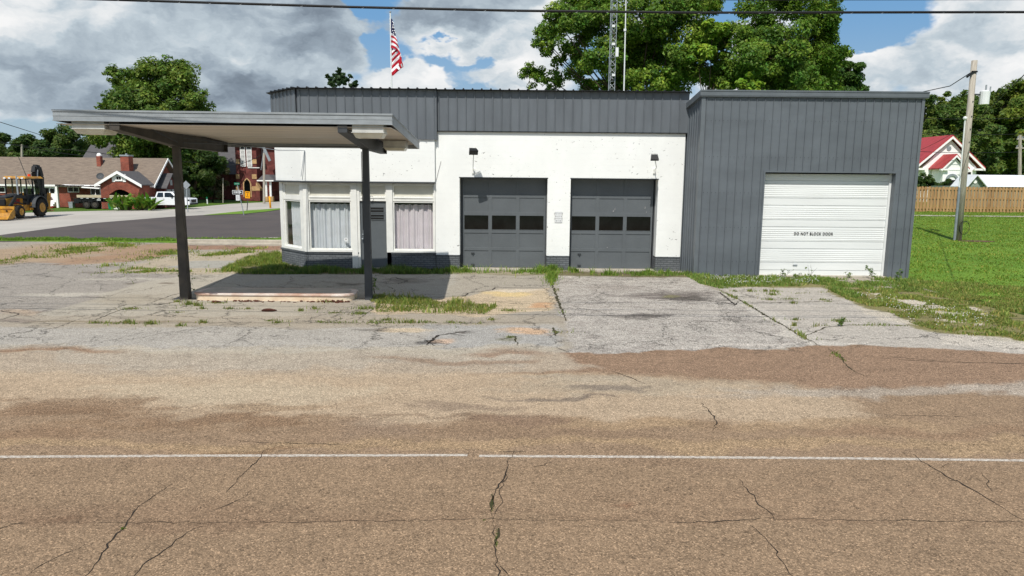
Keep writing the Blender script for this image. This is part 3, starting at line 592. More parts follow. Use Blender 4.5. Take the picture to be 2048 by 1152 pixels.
b.hexa([(P1[0],P1[1]-.01,.5),(P2[0]-.03,P2[1]-.02,.5),(P2[0]+.25,P2[1]+.25,.5),(P1[0]+.2,P1[1]+.3,.5)],[(P1[0],P1[1]-.01,.56),(P2[0]-.03,P2[1]-.02,.56),(P2[0]+.25,P2[1]+.25,.56),(P1[0]+.2,P1[1]+.3,.56)])
b.build('brick_base',MT['greybrick'],st,bevel=.006)
# ribbed cladding helper: profile extruded vertically along a direction
def ribbed(m,o,d,nrm,L,z0,z1,sp,rw=.045,dep=.02,mi=0,ztop=None,phase=.1,minor=0):
    o=Vector(o);d=Vector(d).normalized();n=Vector(nrm).normalized(); pr=[(0,0)]; x=phase; k=0
    while x<L-rw*1.2:
        pr+=[(x,0),(x+rw*.25,dep),(x+rw*.75,dep),(x+rw,0)]
        x+=sp; k+=1
    pr.append((L,0)); 
    lo=[o+d*a+n*b+Vector((0,0,z0)) for a,b in pr]; hi=[o+d*a+n*b+Vector((0,0,z1 if ztop is None else ztop(a))) for a,b in pr]; q=len(pr)
    m.add(lo+hi,[(i,i+1,q+i+1,q+i) for i in range(q-1)],mi)
for nm,X0,X1,z0,yo,seed in (('parapet_panel',P1[0]-.03,XD+.08,4.41,YF-.17,1),('parapet_panel',XD+.082,5.9,4.72,YF-.06,2)):
    m=M(); ribbed(m,(X0,yo,0),(1,0,0),(0,-1,0),X1-X0,z0,6.04,.3,.045,.034,phase=.05)
    # overlap seams every third rib and screws
    m.box(X0,X1,yo+.002,YF+.02,z0+.001,6.03)
    x=X0+.05
    if seed==1: m.box(X1-.02,X1,yo-.01,YF-.03,z0-.01,6.03)
    o=m.build(nm,MT['panel'],st)
m=M(); d=Vector((P2[0]-P1[0],P2[1]-P1[1],0)); L=d.length+.05; dn=d.normalized()
ribbed(m,(P2[0]-.14,P2[1]-.13,0),-dn,(dn.y,-dn.x,0) if dn.y*(-1)>0 else (-dn.y,dn.x,0),L,4.41,6.04,.3,.045,.034,phase=.12)
m.hexa([(P1[0]-.03,YF-.165,4.41),(P2[0]-.13,P2[1]-.12,4.41),(P2[0]+.3,P2[1]+.3,4.41),(P1[0]+.3,YF+.1,4.41)],[(P1[0]-.03,YF-.165,6.03),(P2[0]-.13,P2[1]-.12,6.03),(P2[0]+.3,P2[1]+.3,6.03),(P1[0]+.3,YF+.1,6.03)])
m.build('parapet_panel',MT['panel'],st)
# drip trim under cladding
m=M(); m.box(XD+.083,5.88,YF-.075,YF+.01,4.69,4.718); m.build('drip_trim',MT['dark'],st)
# roof with a ribbed sheet edge
m=M(); zt=6.045; ov=.18
m.prism([(P2[0]-.26,P2[1]-.2,zt),(P1[0]-.1,YF-.17-ov,zt),(XD+.09,YF-.17-ov,zt),(XD+.09,YF-.06-ov,zt),(5.93,YF-.06-ov,zt),(5.88,34.7,zt-.25),(P2[0]-.26,34.7,zt-.25)],(0,0,.018))
x=P1[0]
while x<5.9:
    y0=YF-.17-ov-.005 if x<XD else YF-.06-ov-.005
    m.prism([(x,y0,zt+.018),(x+.07,y0,zt+.018),(x+.055,y0,zt+.055),(x+.015,y0,zt+.055)],(0,9.8,-.25)); x+=.305
for k in range(6):
    t=k/6+.08; px_=P1[0]+(P2[0]-P1[0])*t-.15; py_=YF-.17-ov+(P2[1]-P1[1])*t; m.prism([(px_,py_,zt+.018),(px_+.07,py_-.05,zt+.018),(px_+.055,py_-.04,zt+.055),(px_+.015,py_,zt+.055)],(.3,.5,-.01))
m.build('roof',MT['dark'],st)
# ledge flashing over storefront
m=M(); m.prism([(XD-.01,YF-.2,2.95),(P1[0]-.05,YF-.2,2.95),(P2[0]-.15,P2[1]-.14,2.95),(P2[0]-.1,27.0,2.95),(P1[0],25.0,2.95),(XD-.01,24.9,2.95)],(0,0,.048)); m.build('ledge_flashing',MT['steelg'],st,bevel=.008)
# storefront posts, rails and panels
m=M()
cols=[(P1[0]-.01,fx(618)),(fx(703.5),fx(715)),(fx(773),fx(786)),(fx(868.5),XD-.005)]
for i,(a,c) in enumerate(cols): m.box(a,c,YF-.03,YF+.14,.562 if i!=1 else 0,2.948)
m.box(fx(715)+.002,fx(720),YF+.0,YF+.14,0,2.948)
for a,c in ((cols[0][1]+.002,cols[1][0]-.002),(fx(720)+.002,cols[2][0]-.002),(cols[2][1]+.002,cols[3][0]-.002)):
    m.box(a,c,YF+.01,YF+.13,2.33,2.50); m.box(a,c,YF+.03,YF+.12,2.86,2.946); m.box(a+.04,c-.04,YF-.01,YF+.009,2.43,2.47)
    m.box(a,a+.045,YF+.03,YF+.12,2.502,2.858); m.box(c-.045,c,YF+.03,YF+.12,2.502,2.858)
for a,c in ((cols[0][1]+.002,cols[1][0]-.002),(cols[2][1]+.002,cols[3][0]-.002)): m.box(a,c,YF-.03,YF+.13,.562,.64)
# chamfer frame
def ch(t,z,off=0.):
    n=Vector((dn.y,-dn.x,0)); n=n if n.y<0 else -n
    return Vector((P1[0],P1[1],0))+Vector((dx,dy,0))*t+n*off+Vector((0,0,z))
def chbox(m,t0,t1,z0,z1,o0,o1,mi=0): m.hexa([ch(t0,z0,o1),ch(t1,z0,o1),ch(t1,z0,o0),ch(t0,z0,o0)],[ch(t0,z1,o1),ch(t1,z1,o1),ch(t1,z1,o0),ch(t0,z1,o0)],mi)
chbox(m,.03,.14,.565,2.945,-.15,.0); chbox(m,.86,.995,.565,2.945,-.15,.0); chbox(m,.142,.858,2.33,2.5,-.13,-.02); chbox(m,.142,.858,2.86,2.946,-.12,-.03); chbox(m,.142,.858,.565,.66,-.13,.02)
chbox(m,.142,.2,2.502,2.858,-.12,-.03); chbox(m,.8,.858,2.502,2.858,-.12,-.03)
m.build('storefront_frame',MT['trim'],st,bevel=.006)
m=M()
for a,c in ((cols[0][1]+.05,cols[1][0]-.05),(fx(720)+.05,cols[2][0]-.05),(cols[2][1]+.05,cols[3][0]-.05)): m.box(a,c,YF+.08,YF+.11,2.503,2.857)
chbox(m,.202,.798,2.503,2.857,-.11,-.08); m.build('transom_panel',MT['cream'],st)
def window(a,c,z0,z1,curt,lab):
    m=M(); t=.045; y0,y1=YF+.03,YF+.1
    m.box(a,a+t,y0,y1,z0,z1); m.box(c-t,c,y0,y1,z0,z1); m.box(a+t+.001,c-t-.001,y0,y1,z1-t,z1); m.box(a+t+.001,c-t-.001,y0,y1,z0,z0+t)
    o=m.build('window',MT['trim'],st,bevel=.004); g=M(); g.box(a+t,c-t,YF+.062,YF+.068,z0+t,z1-t); g.build('pane',MT['glass'],o)
    k=M(); n=int((c-a)/.012); V=[];x0=a+.02;rs=random.Random(int(a*100)); ph=rs.random()*6
    for i in range(n+1):
        u=i/n; y=YF+.22+.04*math.sin(u*(c-a)*26+ph+1.3*math.sin(u*5))+.02*math.sin(u*(c-a)*61); xx=x0+(c-a-.04)*u
        V.append((xx,y,z0+.03)); 
    V2=[(p[0],YF+.215+(p[1]-YF-.215)*.7,z1-.10-.02*abs(math.sin(p[0]*14))) for p in V]
    k.add(V+V2,[(i,i+1,n+2+i,n+1+i) for i in range(n)]); co=k.build('curtain',curt,smooth=True); tag(co,lab,'curtain','curtains behind the storefront windows'); return o
wo=window(cols[0][1]+.003,cols[1][0]-.003,.642,2.328,MT['curtain'],'pale grey curtain hanging behind the wide storefront window left of the entry door')
wo2=window(cols[2][1]+.003,cols[3][0]-.003,.642,2.328,MT['curtainp'],'pinkish pale curtain hanging behind the storefront window right of the entry door')
m=M(); chbox(m,.142,.19,.662,2.328,-.1,-.04); chbox(m,.81,.858,.662,2.328,-.1,-.04); chbox(m,.192,.808,2.28,2.328,-.1,-.04); chbox(m,.192,.808,.662,.71,-.1,-.04); cw=m.build('window',MT['trim'],st)
m=M(); chbox(m,.19,.81,.71,2.28,-.075,-.068); m.build('pane',MT['glass'],cw)
k=M();n=60;V=[];V2=[]
for i in range(n+1):
    u=i/n; o_=-.2+.03*math.sin(u*38); V.append(ch(.15+u*.55,.68,o_)); V2.append(ch(.15+u*.55,2.24,o_*.9))
k.add(V+V2,[(i,i+1,n+2+i,n+1+i) for i in range(n)]); tag(k.build('curtain',MT['curtain'],smooth=True),'narrow pale curtain behind the angled corner window of the storefront','curtain','curtains behind the storefront windows')
# window sticker on middle window
px=at(692,479,YF+.055); m=M(); m.tube([(px.x,YF+.058,px.z),(px.x,YF+.06,px.z)],.07,20); m.box(px.x-.02,px.x+.02,YF+.056,YF+.0575,px.z-.02,px.z+.03,1); m.build('round_sticker',[MT['signwhite'],MT['inkgrey']],wo)
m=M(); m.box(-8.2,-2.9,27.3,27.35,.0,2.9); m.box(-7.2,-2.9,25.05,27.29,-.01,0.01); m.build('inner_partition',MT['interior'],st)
# entry door
a,c=fx(720)+.003,cols[2][0]-.003
m=M(); m.box(a,c,YF+.07,YF+.12,.02,2.3); 
dr=m.build('entry_door',MT['door'],st,bevel=.005)
m=M()
for z0 in (1.95,1.70):
    m.box(a+.12,c-.1,YF+.064,YF+.069,z0,z0+.16)
m.build('louver_opening',MT['doordk'],dr)
m=M()
for z0 in (1.95,1.70):
    m.box(a+.1,c-.08,YF+.05,YF+.068,z0-.025,z0-.002); m.box(a+.1,c-.08,YF+.05,YF+.068,z0+.162,z0+.185); m.box(a+.13,c-.11,YF+.055,YF+.068,z0+.07,z0+.09)
m.build('louver_frame',MT['door'],dr)
m=M(); m.tube([(a+.07,YF+.07,1.02),(a+.07,YF+.01,1.02)],.022,10); m.ball((a+.07,YF+.0,1.02),.032); m.tube([(a+.07,YF+.07,1.18),(a+.07,YF+.05,1.18)],.025,10); m.build('handle',MT['galv'],dr)
m=M(); m.box(a-.02,c+.02,YF-.05,YF+.15,-.01,.022); m.build('threshold',MT['concrete'],st)
m=M(); rg=[]; 
for i in range(24): t=2*math.pi*i/24; rg.append((fx(744)+.075*math.cos(t),YF-.0,2.42+.09*math.sin(t)))
m.tube(rg+[rg[0]],.006,6,cap=False); m.build('number_ring',MT['inkgrey'],st)
# garage doors
def gdoor(x0,x1,lab,marks):
    Yd=YF+.42; z1=HD-.02; m=M(); rows=[.0,.67,1.29,1.92,2.53,z1+.03]; n=3; cw_=(x1-x0)/n; 
    root=M(); root.box(x0,x1,Yd+.02,Yd+.05,.0,z1)
    for r in range(6):
        z=rows[r]; t=.055 if 0<r<5 else .05; root.box(x0,x1,Yd,Yd+.0195,max(0,z-t),min(z1,z+t))
        if 0<r<5: pass
    for r in range(5):
        for k in range(n+1):
            cx=x0+cw_*k; a=max(x0,cx-.06);b_=min(x1,cx+.06); root.box(a,b_,Yd+.001,Yd+.0195,rows[r]+.056,min(z1,rows[r+1]-.056))
    o=root.build('garage_door',MT['door'],st,bevel=.004); o['label']=lab
    for r in range(5):
        for k in range(n):
            a=x0+cw_*k+.06 if k else x0+.06; b_=x0+cw_*(k+1)-.06
            if r==2:
                g=M(); g.box(a+.0,b_-.0,Yd+.006,Yd+.0185,rows[r]+.072,rows[r+1]-.062); g.build('window_pane',MT['darkglass'],o)
                f=M(); f.box(a-.01,b_+.01,Yd-.006,Yd-.001,rows[r]+.055,rows[r]+.072); f.box(a-.01,b_+.01,Yd-.006,Yd-.001,rows[r+1]-.066,rows[r+1]-.05); f.box(a-.012,a+.004,Yd-.006,Yd-.001,rows[r]+.0721,rows[r+1]-.0661); f.box(b_-.004,b_+.012,Yd-.006,Yd-.001,rows[r]+.0721,rows[r+1]-.0661); f.build('window_frame',MT['door'],o)
    if 'flaked' in lab:
        f=M()
        for (u,v,w_,h_) in ((1225,424,.05,.07),(1229,421,.02,.1),(1289,418,.03,.1),(1292,426,.02,.07),(1160,469,.015,.03),(1213,496,.04,.04)):
            q=at(u,v,Yd+.015); f.poly([(q.x,Yd+.0165 if False else Yd-.002,q.z),(q.x+w_,Yd-.002,q.z+h_*.2),(q.x+w_*.8,Yd-.002,q.z+h_),(q.x+w_*.3,Yd-.002,q.z+h_*.7)])
        f.build('paint_flakes',MT['inkgrey'],o)['kind']='stuff'
    f=M()
    for z in (.12,.52): f.box(x0+.3,x0+.42,Yd-.03,Yd-.002,z,z+.025); f.box(x0+.34,x0+.38,Yd-.05,Yd-.03,z-.02,z+.02)
    f.build('handle',MT['steelg'],o)
    f=M(); 
    for (u,wd,hh) in marks: f.box(x0+u,x0+u+wd,Yd-.004,Yd-.001,.0,hh)
    f.build('bottom_seal',MT['doordk'],o)
    return o
gdoor(gx[0][0]+.07,gx[0][1]-.04,'left garage door',[(0.,3.02-.12,.03),(.03,.14,.07)])
gdoor(gx[1][0]+.03,gx[1][1]-.07,'right garage door with flaked paint',[(0.,2.88,.02)])
m=M()
for (a,c) in gx:
    m.box(a+.002,a+.066,YF+.401,YF+.5,0,HD-.02); m.box(c-.04,c-.002,YF+.401,YF+.5,0,HD-.02)
m.build('door_track',MT['steelg'],st)
m=M()
for (a,c) in gx: m.box(a-.02,c+.02,YF-.012,YF-.002,HD-.0,HD+.02); m.box(a+.002,c-.002,YF+.002,YF+.1,HD-.018,HD-.002)
m.build('lintel_angle',MT['steelg'],st)
m=M()
for (a,c) in gx: m.box(a,c,YF-.15,YF+.5,-.02,.016)
m.build('bay_apron',MT['concrete'],st)
# conduit wire on wall
m=M(); m.tube([at(882,322,YF-.02),at(876,345,YF-.02),at(872,362,YF-.02)],.006,6); m.build('wall_wire',MT['inkgrey'],st)
# floodlights
def flood(u,v,ub,vb,sz,lab,tilt,yaw):
    B=at(ub,vb,YF); hd=at(u,v,YF-.62)
    t=thing('floodlight',(B.x,B.y,B.z),lab,'floodlight','floodlights over the garage doors')
    m=M(); m.box(B.x-.05,B.x+.05,YF-.05,YF-.002,B.z-.09,B.z+.09); m.build('junction_box',MT['trim'],t,bevel=.01)
    m=M(); m.tube([(B.x,YF-.05,B.z+.02),(B.x,YF-.3,B.z+.12),(hd.x+.02,hd.y+.05,hd.z-.05)],.013,8); m.build('arm',MT['trim'],t)
    T=Matrix.Translation(hd)@Matrix.Rotation(yaw,4,'Z')@Matrix.Rotation(tilt,4,'X'); a,b_=sz
    m=M(T); m.hexa([(-a/2,-.14,-b_/2),(a/2,-.14,-b_/2),(a/2*.8,.06,-b_/2*.7),(-a/2*.8,.06,-b_/2*.7)],[(-a/2,-.14,b_/2),(a/2,-.14,b_/2),(a/2*.8,.06,b_/2*.7),(-a/2*.8,.06,b_/2*.7)])
    for k in range(5): m.box(-a*.35+k*a*.16,-a*.35+k*a*.16+.012,.061,.1,-b_*.3,b_*.3)
    h=m.build('lamp_head',MT['black'],t,bevel=.008); m=M(T); m.box(-a/2+.02,a/2-.02,-.146,-.141,-b_/2+.02,b_/2-.02); m.build('lens',MT['carglass'],h)
flood(946,301,947,342,(.30,.17),'black square floodlight on a thin arm above the left garage door',.6,.25)
flood(1309,313,1309,342,(.27,.09),'small flat floodlight on a thin arm above the right garage door',1.1,0)
# wall notice
c0=at(1117,434.5,YF-.012); t=thing('wall_notice',(c0.x,c0.y,c0.z-.2),'small faded white notice on the pier between the two grey garage doors','sign')
m=M(); m.box(c0.x-.13,c0.x+.13,YF-.012,YF-.003,c0.z-.19,c0.z+.19); bp=m.build('plate',MT['signwhite'],t)
m=M(); 
for (x0,x1,z0,z1) in ((-.125,.125,.178,.185),(-.125,.125,-.185,-.178),(-.125,-.118,-.185,.185),(.118,.125,-.185,.185),(-.08,.08,-.13,-.118),(-.09,-.06,-.139,-.109),(.06,.09,-.139,-.109)): m.box(c0.x+x0,c0.x+x1,YF-.0165,YF-.0125,c0.z+z0,c0.z+z1)
m.build('border',MT['inkgrey'],bp)
for s_,z,sz in (('DO NOT',.12,.075),('BLOCK',.03,.075),('DRIVEWAY',-.05,.056)): text(s_,sz,(c0.x,YF-.014,c0.z+z),MT['inkgrey'],bp)
# ------------------------------------------------------------------ metal garage on the right
YG=23.4; RX0,RX1=6.05,13.12; DX0,DX1,DZ=8.2,12.44,3.42
gar=thing('metal_garage',((RX0+RX1)/2,YG,0),'tall slate grey ribbed metal garage with one wide white roll-up door','building')
m=M(); ribbed(m,(RX0,YG,0),(1,0,0),(0,-1,0),DX0-RX0,-.1,DZ,.268,.034,.032,phase=.12)
ribbed(m,(RX0,YG,0),(1,0,0),(0,-1,0),RX1-RX0,DZ,5.84,.268,.034,.032,phase=.12)
off=(.12+.268*math.ceil((DX1-RX0-.12)/.268))-(DX1-RX0)
ribbed(m,(DX1,YG,0),(1,0,0),(0,-1,0),RX1-DX1,-.3,DZ,.268,.034,.032,phase=off)
rt=lambda y:5.86-.235*(y-YG)
ribbed(m,(RX0,YG+.001,0),(-.15,1.2,0),(-1,-.1,0),9.5,-.1,5.8,.2,.04,.03,ztop=lambda a:5.80-.235*a,phase=.1)
ribbed(m,(RX1,YG,0),(0,1,0),(1,0,0),9.5,-.3,5.8,.268,.034,.032,ztop=lambda a:5.80-.235*a,phase=.1)
m.add([(RX0-.9,YG+9.4,-.1),(RX1,YG+9.4,-.1),(RX1,YG+9.4,3.6),(RX0-.9,YG+9.4,3.6)],[(0,1,2,3)])
for zz in (.5,1.62,2.75,3.9,5.05,5.7):
    x=RX0+.12-.09
    while x<RX1-.05:
        x+=.268/2
        if DX0-.06<x<DX1+.06 and zz<DZ+.06: continue
        m.add([(x-.012,YG-.034,zz),(x,YG-.034,zz-.012),(x+.012,YG-.034,zz),(x,YG-.034,zz+.012),(x,YG-.044,zz)],[(0,1,4),(1,2,4),(2,3,4),(3,0,4)],1)
m.build('wall',[MT['panel2'],MT['dark']],gar,whole=True)
m=M(); m.hexa([(RX0-.07,YG-.07,5.80),(RX1+.1,YG-.07,5.80),(RX1+.1,YG+9.6,3.55),(RX0-1.25,YG+9.6,3.55)],[(RX0-.07,YG-.07,5.83),(RX1+.1,YG-.07,5.83),(RX1+.1,YG+9.6,3.6),(RX0-1.25,YG+9.6,3.6)]); m.build('roof',MT['panel2'],gar)
m=M(); m.box(RX0-.1,RX1+.12,YG-.1,YG-.072,5.82,5.99); m.box(RX0-.1,RX1+.12,YG-.115,YG-.1005,5.95,5.995); m.box(RX0-.09,RX1+.11,YG-.09,YG-.04,5.79,5.8195)
def trimslope(x,dxo,th): m.hexa([(x,YG-.07,5.80),(x+th,YG-.07,5.80),(x+th+dxo,YG+9.6,3.55),(x+dxo,YG+9.6,3.55)],[(x,YG-.07,5.985),(x+th,YG-.07,5.985),(x+th+dxo,YG+9.6,3.73),(x+dxo,YG+9.6,3.73)])
trimslope(RX0-.1,-1.2,.03); trimslope(RX1+.09,0,.03); m.build('roof_trim',MT['paneltrim'],gar)
m=M(); m.box(RX0-.035,RX0+.09,YG-.035,YG-.024,-.05,5.79); m.box(RX0-.037,RX0-.025,YG-.0345,YG+.09,-.05,5.79); m.box(RX1-.06,RX1+.035,YG-.035,YG-.024,-.3,5.79); m.box(RX1+.025,RX1+.036,YG-.0345,YG+.09,-.3,5.79); m.build('corner_trim',MT['paneltrim'],gar)
m=M(); m.box(DX0-.05,DX0,YG-.03,YG+.34,-.05,DZ+.05); m.box(DX1,DX1+.05,YG-.03,YG+.34,-.1,DZ+.05); m.box(DX0,DX1,YG-.03,YG+.34,DZ,DZ+.05); m.build('door_surround',MT['panel2'],gar)
m=M(); m.box(DX1-.07,DX1-.003,YG+.2,YG+.3,0,DZ-.01); m.build('door_track',MT['whitemetal'],gar)
# ribbed roll-up door
m=M(); pr=[(0,DZ)]; z=DZ; k=0
zs=[at(1640,v,YG+.25).z for v in (348,362,369.5,397,411.5,440.5,454.5,483.5,498,525.5,541,556)]
prof=[]
for i in range(len(zs)-1):
    a,c=zs[i],zs[i+1]; prof+=[(a-.006,.0)]
    if a-c>.3 or i==0: # wide section with fine ribs
        nn=7 if a-c>.3 else 4
        for j in range(1,nn): t=a+(c-a)*j/nn; prof+=[(t+.022,0),(t+.012,.006),(t-.012,.006),(t-.022,0)]
    prof+=[(c+.016,0.),(c+.008,-.03),(c,-.03)]
prof[-1]=(-.02,0.); prof[-2]=(-.01,0.)
q=len(prof); yy=YG+.25
m.add([(DX0+.005,yy+b_,a) for a,b_ in [(p[0],-p[1]) for p in prof]]+[(DX1-.05,yy-p[1],p[0]) for p in prof],[(i,q+i,q+i+1,i+1) for i in range(q-1)])
rd=m.build('roll_up_door',MT['whitemetal'],gar)
tc=at(1627,468,yy-.02); 
text('DO NOT BLOCK DOOR',.132,(tc.x,yy-.016,tc.z),MT['ink'],rd,bold=.0025,sx=.78,sp=1.22)
m=M(); m.box(DX0,DX1,YG-.02,YG+.6,-.03,.03); m.build('door_sill',MT['concrete'],gar)
m=M(); m.box(DX0+1.2,DX0+1.35,yy-.03,yy-.012,.35,.38); m.build('handle',MT['galv'],rd)
# ------------------------------------------------------------------ canopy
TC=Matrix.Translation((-9.5,15.0,0))@Matrix.Rotation(.045,4,'Z'); CW,CD=6.95,6.7
ztop=lambda y:4.48-.25*y/CD
cn=thing('canopy',tuple(TC@Vector((3.5,3.1,0))),'flat pump canopy with grey metal fascia on two dark steel posts','canopy')
m=M(TC)
def fas(x0,y0,x1,y1,t=.04):
    m.hexa([(x0,y0,ztop(y0)-.22),(x1,y0,ztop(y0)-.22),(x1,y1,ztop(y1)-.22),(x0,y1,ztop(y1)-.22)],[(x0,y0,ztop(y0)),(x1,y0,ztop(y0)),(x1,y1,ztop(y1)),(x0,y1,ztop(y1))])
fas(0,0,CW,.03); fas(0,.031,.03,CD-.031); fas(CW-.03,.031,CW,CD-.031); fas(0,CD-.03,CW,CD)
m.hexa([(-.012,-.015,ztop(0)-.03),(CW+.012,-.015,ztop(0)-.03),(CW+.012,-.001,ztop(0)-.03),(-.012,-.001,ztop(0)-.03)],[(-.012,-.015,ztop(0)+.008),(CW+.012,-.015,ztop(0)+.008),(CW+.012,-.001,ztop(0)+.008),(-.012,-.001,ztop(0)+.008)])
m.box(-.01,CW+.01,-.012,-.001,ztop(0)-.222,ztop(0)-.2); m.box(-.01,CW+.01,-.006,-.001,ztop(0)-.12,ztop(0)-.112)
m.hexa([(CW+.001,-.01,ztop(0)-.03),(CW+.014,-.01,ztop(0)-.03),(CW+.014,CD,ztop(CD)-.03),(CW+.001,CD,ztop(CD)-.03)],[(CW+.001,-.01,ztop(0)+.008),(CW+.014,-.01,ztop(0)+.008),(CW+.014,CD,ztop(CD)+.008),(CW+.001,CD,ztop(CD)+.008)])
m.build('fascia',MT['fascia'],cn)
m=M(TC); pr=[];y=.035
while y<CD-.2:
    for a,d_ in ((0,0),(.10,0),(.112,.035),(.148,.035),(.16,0)): pr.append((y+a,ztop(y+a)-.105+d_))
    y+=.165
q=len(pr); m.add([(.032,a,b_) for a,b_ in pr]+[(CW-.032,a,b_) for a,b_ in pr],[(i,i+1,q+i+1,q+i) for i in range(q-1)]); m.box(.032,CW-.032,.04,CD-.04,ztop(CD)-.03,ztop(CD)-.02)
m.hexa([(.032,.04,ztop(0)-.04),(CW-.032,.04,ztop(0)-.04),(CW-.032,CD-.04,ztop(CD)-.04),(.032,CD-.04,ztop(CD)-.04)],[(.032,.04,ztop(0)-.03),(CW-.032,.04,ztop(0)-.03),(CW-.032,CD-.04,ztop(CD)-.03),(.032,CD-.04,ztop(CD)-.03)])
m.build('roof_deck',MT['soffit'],cn)
for bx,ms in ((1.2,MT['steel']),(5.9,MT['steelg'])):
    m=M(TC); st_=[(.06,.26),(3.05,.38),(6.45,.27)]
    for (ya,da),(yb,db) in zip(st_,st_[1:]):
        za,zb=ztop(ya)-.11,ztop(yb)-.11
        m.hexa([(bx-.012,ya,za-da),(bx+.012,ya,za-da),(bx+.012,yb,zb-db),(bx-.012,yb,zb-db)],[(bx-.012,ya,za),(bx+.012,ya,za),(bx+.012,yb,zb),(bx-.012,yb,zb)])
        m.hexa([(bx-.1,ya,za-da-.016),(bx+.1,ya,za-da-.016),(bx+.1,yb,zb-db-.016),(bx-.1,yb,zb-db-.016)],[(bx-.1,ya,za-da),(bx+.1,ya,za-da),(bx+.1,yb,zb-db),(bx-.1,yb,zb-db)])
        m.hexa([(bx-.1,ya,za+.001),(bx+.1,ya,za+.001),(bx+.1,yb,zb+.001),(bx-.1,yb,zb+.001)],[(bx-.1,ya,za+.014),(bx+.1,ya,za+.014),(bx+.1,yb,zb+.014),(bx-.1,yb,zb+.014)])
    for ya,da in st_[::2]: m.box(bx-.1,bx+.1,ya-.014,ya-.001,ztop(ya)-.11-da-.016,ztop(ya)-.1)
    m.build('beam',ms,cn)
    m=M(TC); zt_=ztop(3.05)-.11-.38-.018; y_=3.05; a=.075 if bx<3 else .075; b_=.105 if bx<3 else .09
    # H section: two flanges and a web, tapering upward
    for s in (-1,1): m.hexa([(bx-b_,y_+s*b_-.012,0),(bx+b_,y_+s*b_-.012,0),(bx+b_,y_+s*b_+.012,0),(bx-b_,y_+s*b_+.012,0)],[(bx-a,y_+s*a-.012,zt_),(bx+a,y_+s*a-.012,zt_),(bx+a,y_+s*a+.012,zt_),(bx-a,y_+s*a+.012,zt_)])
    for s in (-1,1): m.hexa([(bx+s*b_*.92-.008,y_-b_+.013,0),(bx+s*b_*.92+.008,y_-b_+.013,0),(bx+s*b_*.92+.008,y_+b_-.013,0),(bx+s*b_*.92-.008,y_+b_-.013,0)],[(bx+s*a*.92-.008,y_-a+.013,zt_),(bx+s*a*.92+.008,y_-a+.013,zt_),(bx+s*a*.92+.008,y_+a-.013,zt_),(bx+s*a*.92-.008,y_+a-.013,zt_)])
    m.box(bx-a-.04,bx+a+.04,y_-a-.04,y_+a+.04,zt_,zt_+.014); m.build('post',ms,cn)
m=M(TC); 
m.tube([(1.3,1.0,ztop(1)-.16),(1.3,2.9,3.98)],.014,6); m.tube([(1.32,3.2,3.98),(1.34,6.3,ztop(6.3)-.17)],.012,6); m.tube([(1.32,3.2,4.1),(2.0,6.5,ztop(6.5)-.2)],.012,6)
m.tube([(5.78,6.2,ztop(6.2)-.2),(1.4,6.45,ztop(6.4)-.21)],.012,6); m.tube([(5.9-.13,3.2,3.8),(5.9-.13,3.2,1.8)],.01,6)
m.build('conduit',MT['steelg'],cn)
def clight(x0,x1,y0,y1,lab,sl=.0,h=.2):
    zt_=ztop((y0+y1)/2)-.112; c_=TC@Vector(((x0+x1)/2,(y0+y1)/2,zt_-h)); t=thing('canopy_light',tuple(c_),lab,'light fixture','fluorescent fixtures under the canopy')
    m=M(TC); m.box(x0,x1,y0,y1,zt_-h*.7,zt_); m.box(x0-.02,x1+.02,y0-.02,y1+.02,zt_-h*.74,zt_-h*.7-.001); m.build('housing',MT['housing'],t,bevel=.008)
    m=M(TC); a=.06; m.hexa([(x0+a,y0+a,zt_-h),(x1-a,y0+a,zt_-h),(x1-a,y1-a,zt_-h),(x0+a,y1-a,zt_-h)],[(x0+.01,y0+.01,zt_-h*.74-.001),(x1-.01,y0+.01,zt_-h*.74-.001),(x1-.01,y1-.01,zt_-h*.74-.001),(x0+.01,y1-.01,zt_-h*.74-.001)]); m.build('lens',MT['lens'],t)
clight(6.10,6.76,.06,.62,'boxy white light fixture under the front right corner of the canopy',h=.36)
clight(6.1,6.72,4.9,5.6,'boxy beige light fixture under the back right corner of the canopy',h=.27)
clight(.32,.98,.08,.7,'pale two-tier light fixture under the front left corner of the canopy',h=.34)
clight(.25,1.0,4.7,5.5,'pale light fixture behind the left beam at the back of the canopy',h=.26)
# cable and thin support from the canopy to the wall
m=M(); A=TC@Vector((1.9,6.4,ztop(6.4)-.2)); Bp=at(609,301,YF-.15); m.tube([A,A.lerp(Bp,.5)+Vector((0,0,-.06)),Bp,at(602,353,YF-.2)],.013,6); tag(m.build('conduit_pipe',MT['galv']),'thin bent conduit from canopy to the white wall above the ledge','conduit')
# pump island
def stadium(x0,x1,y0,y1,r,n=6):
    P=[]
    for cx,cy,a0 in ((x1-r,y0+r,-90),(x1-r,y1-r,0),(x0+r,y1-r,90),(x0+r,y0+r,180)):
        for i in range(n+1): a=math.radians(a0+90*i/n); P.append((cx+r*math.cos(a),cy+r*math.sin(a)))
    return P
isl=thing('pump_island',(-6.1,18.4,0),'low pump island kerb with peeling cream paint between the canopy posts','kerb')
m=M(); m.prism([(a,c,-.02) for a,c in stadium(-8.2,-4.1,17.93,18.85,.3)],(0,0,.15)); m.build('kerb_side',MT['islandpaint'],isl,bevel=.01)
m=M(); m.prism([(a,c,.131) for a,c in stadium(-8.23,-4.07,17.9,18.88,.32)],(0,0,.055)); m.build('kerb_top',MT['islandtop'],isl,bevel=.015)
m=M(); m.prism([(a,c,.187) for a,c in stadium(-8.05,-4.25,18.1,18.75,.2)],(0,0,.008)); m.build('island_fill',MT['concrete'],isl)
m=M(); rs=random.Random(5)
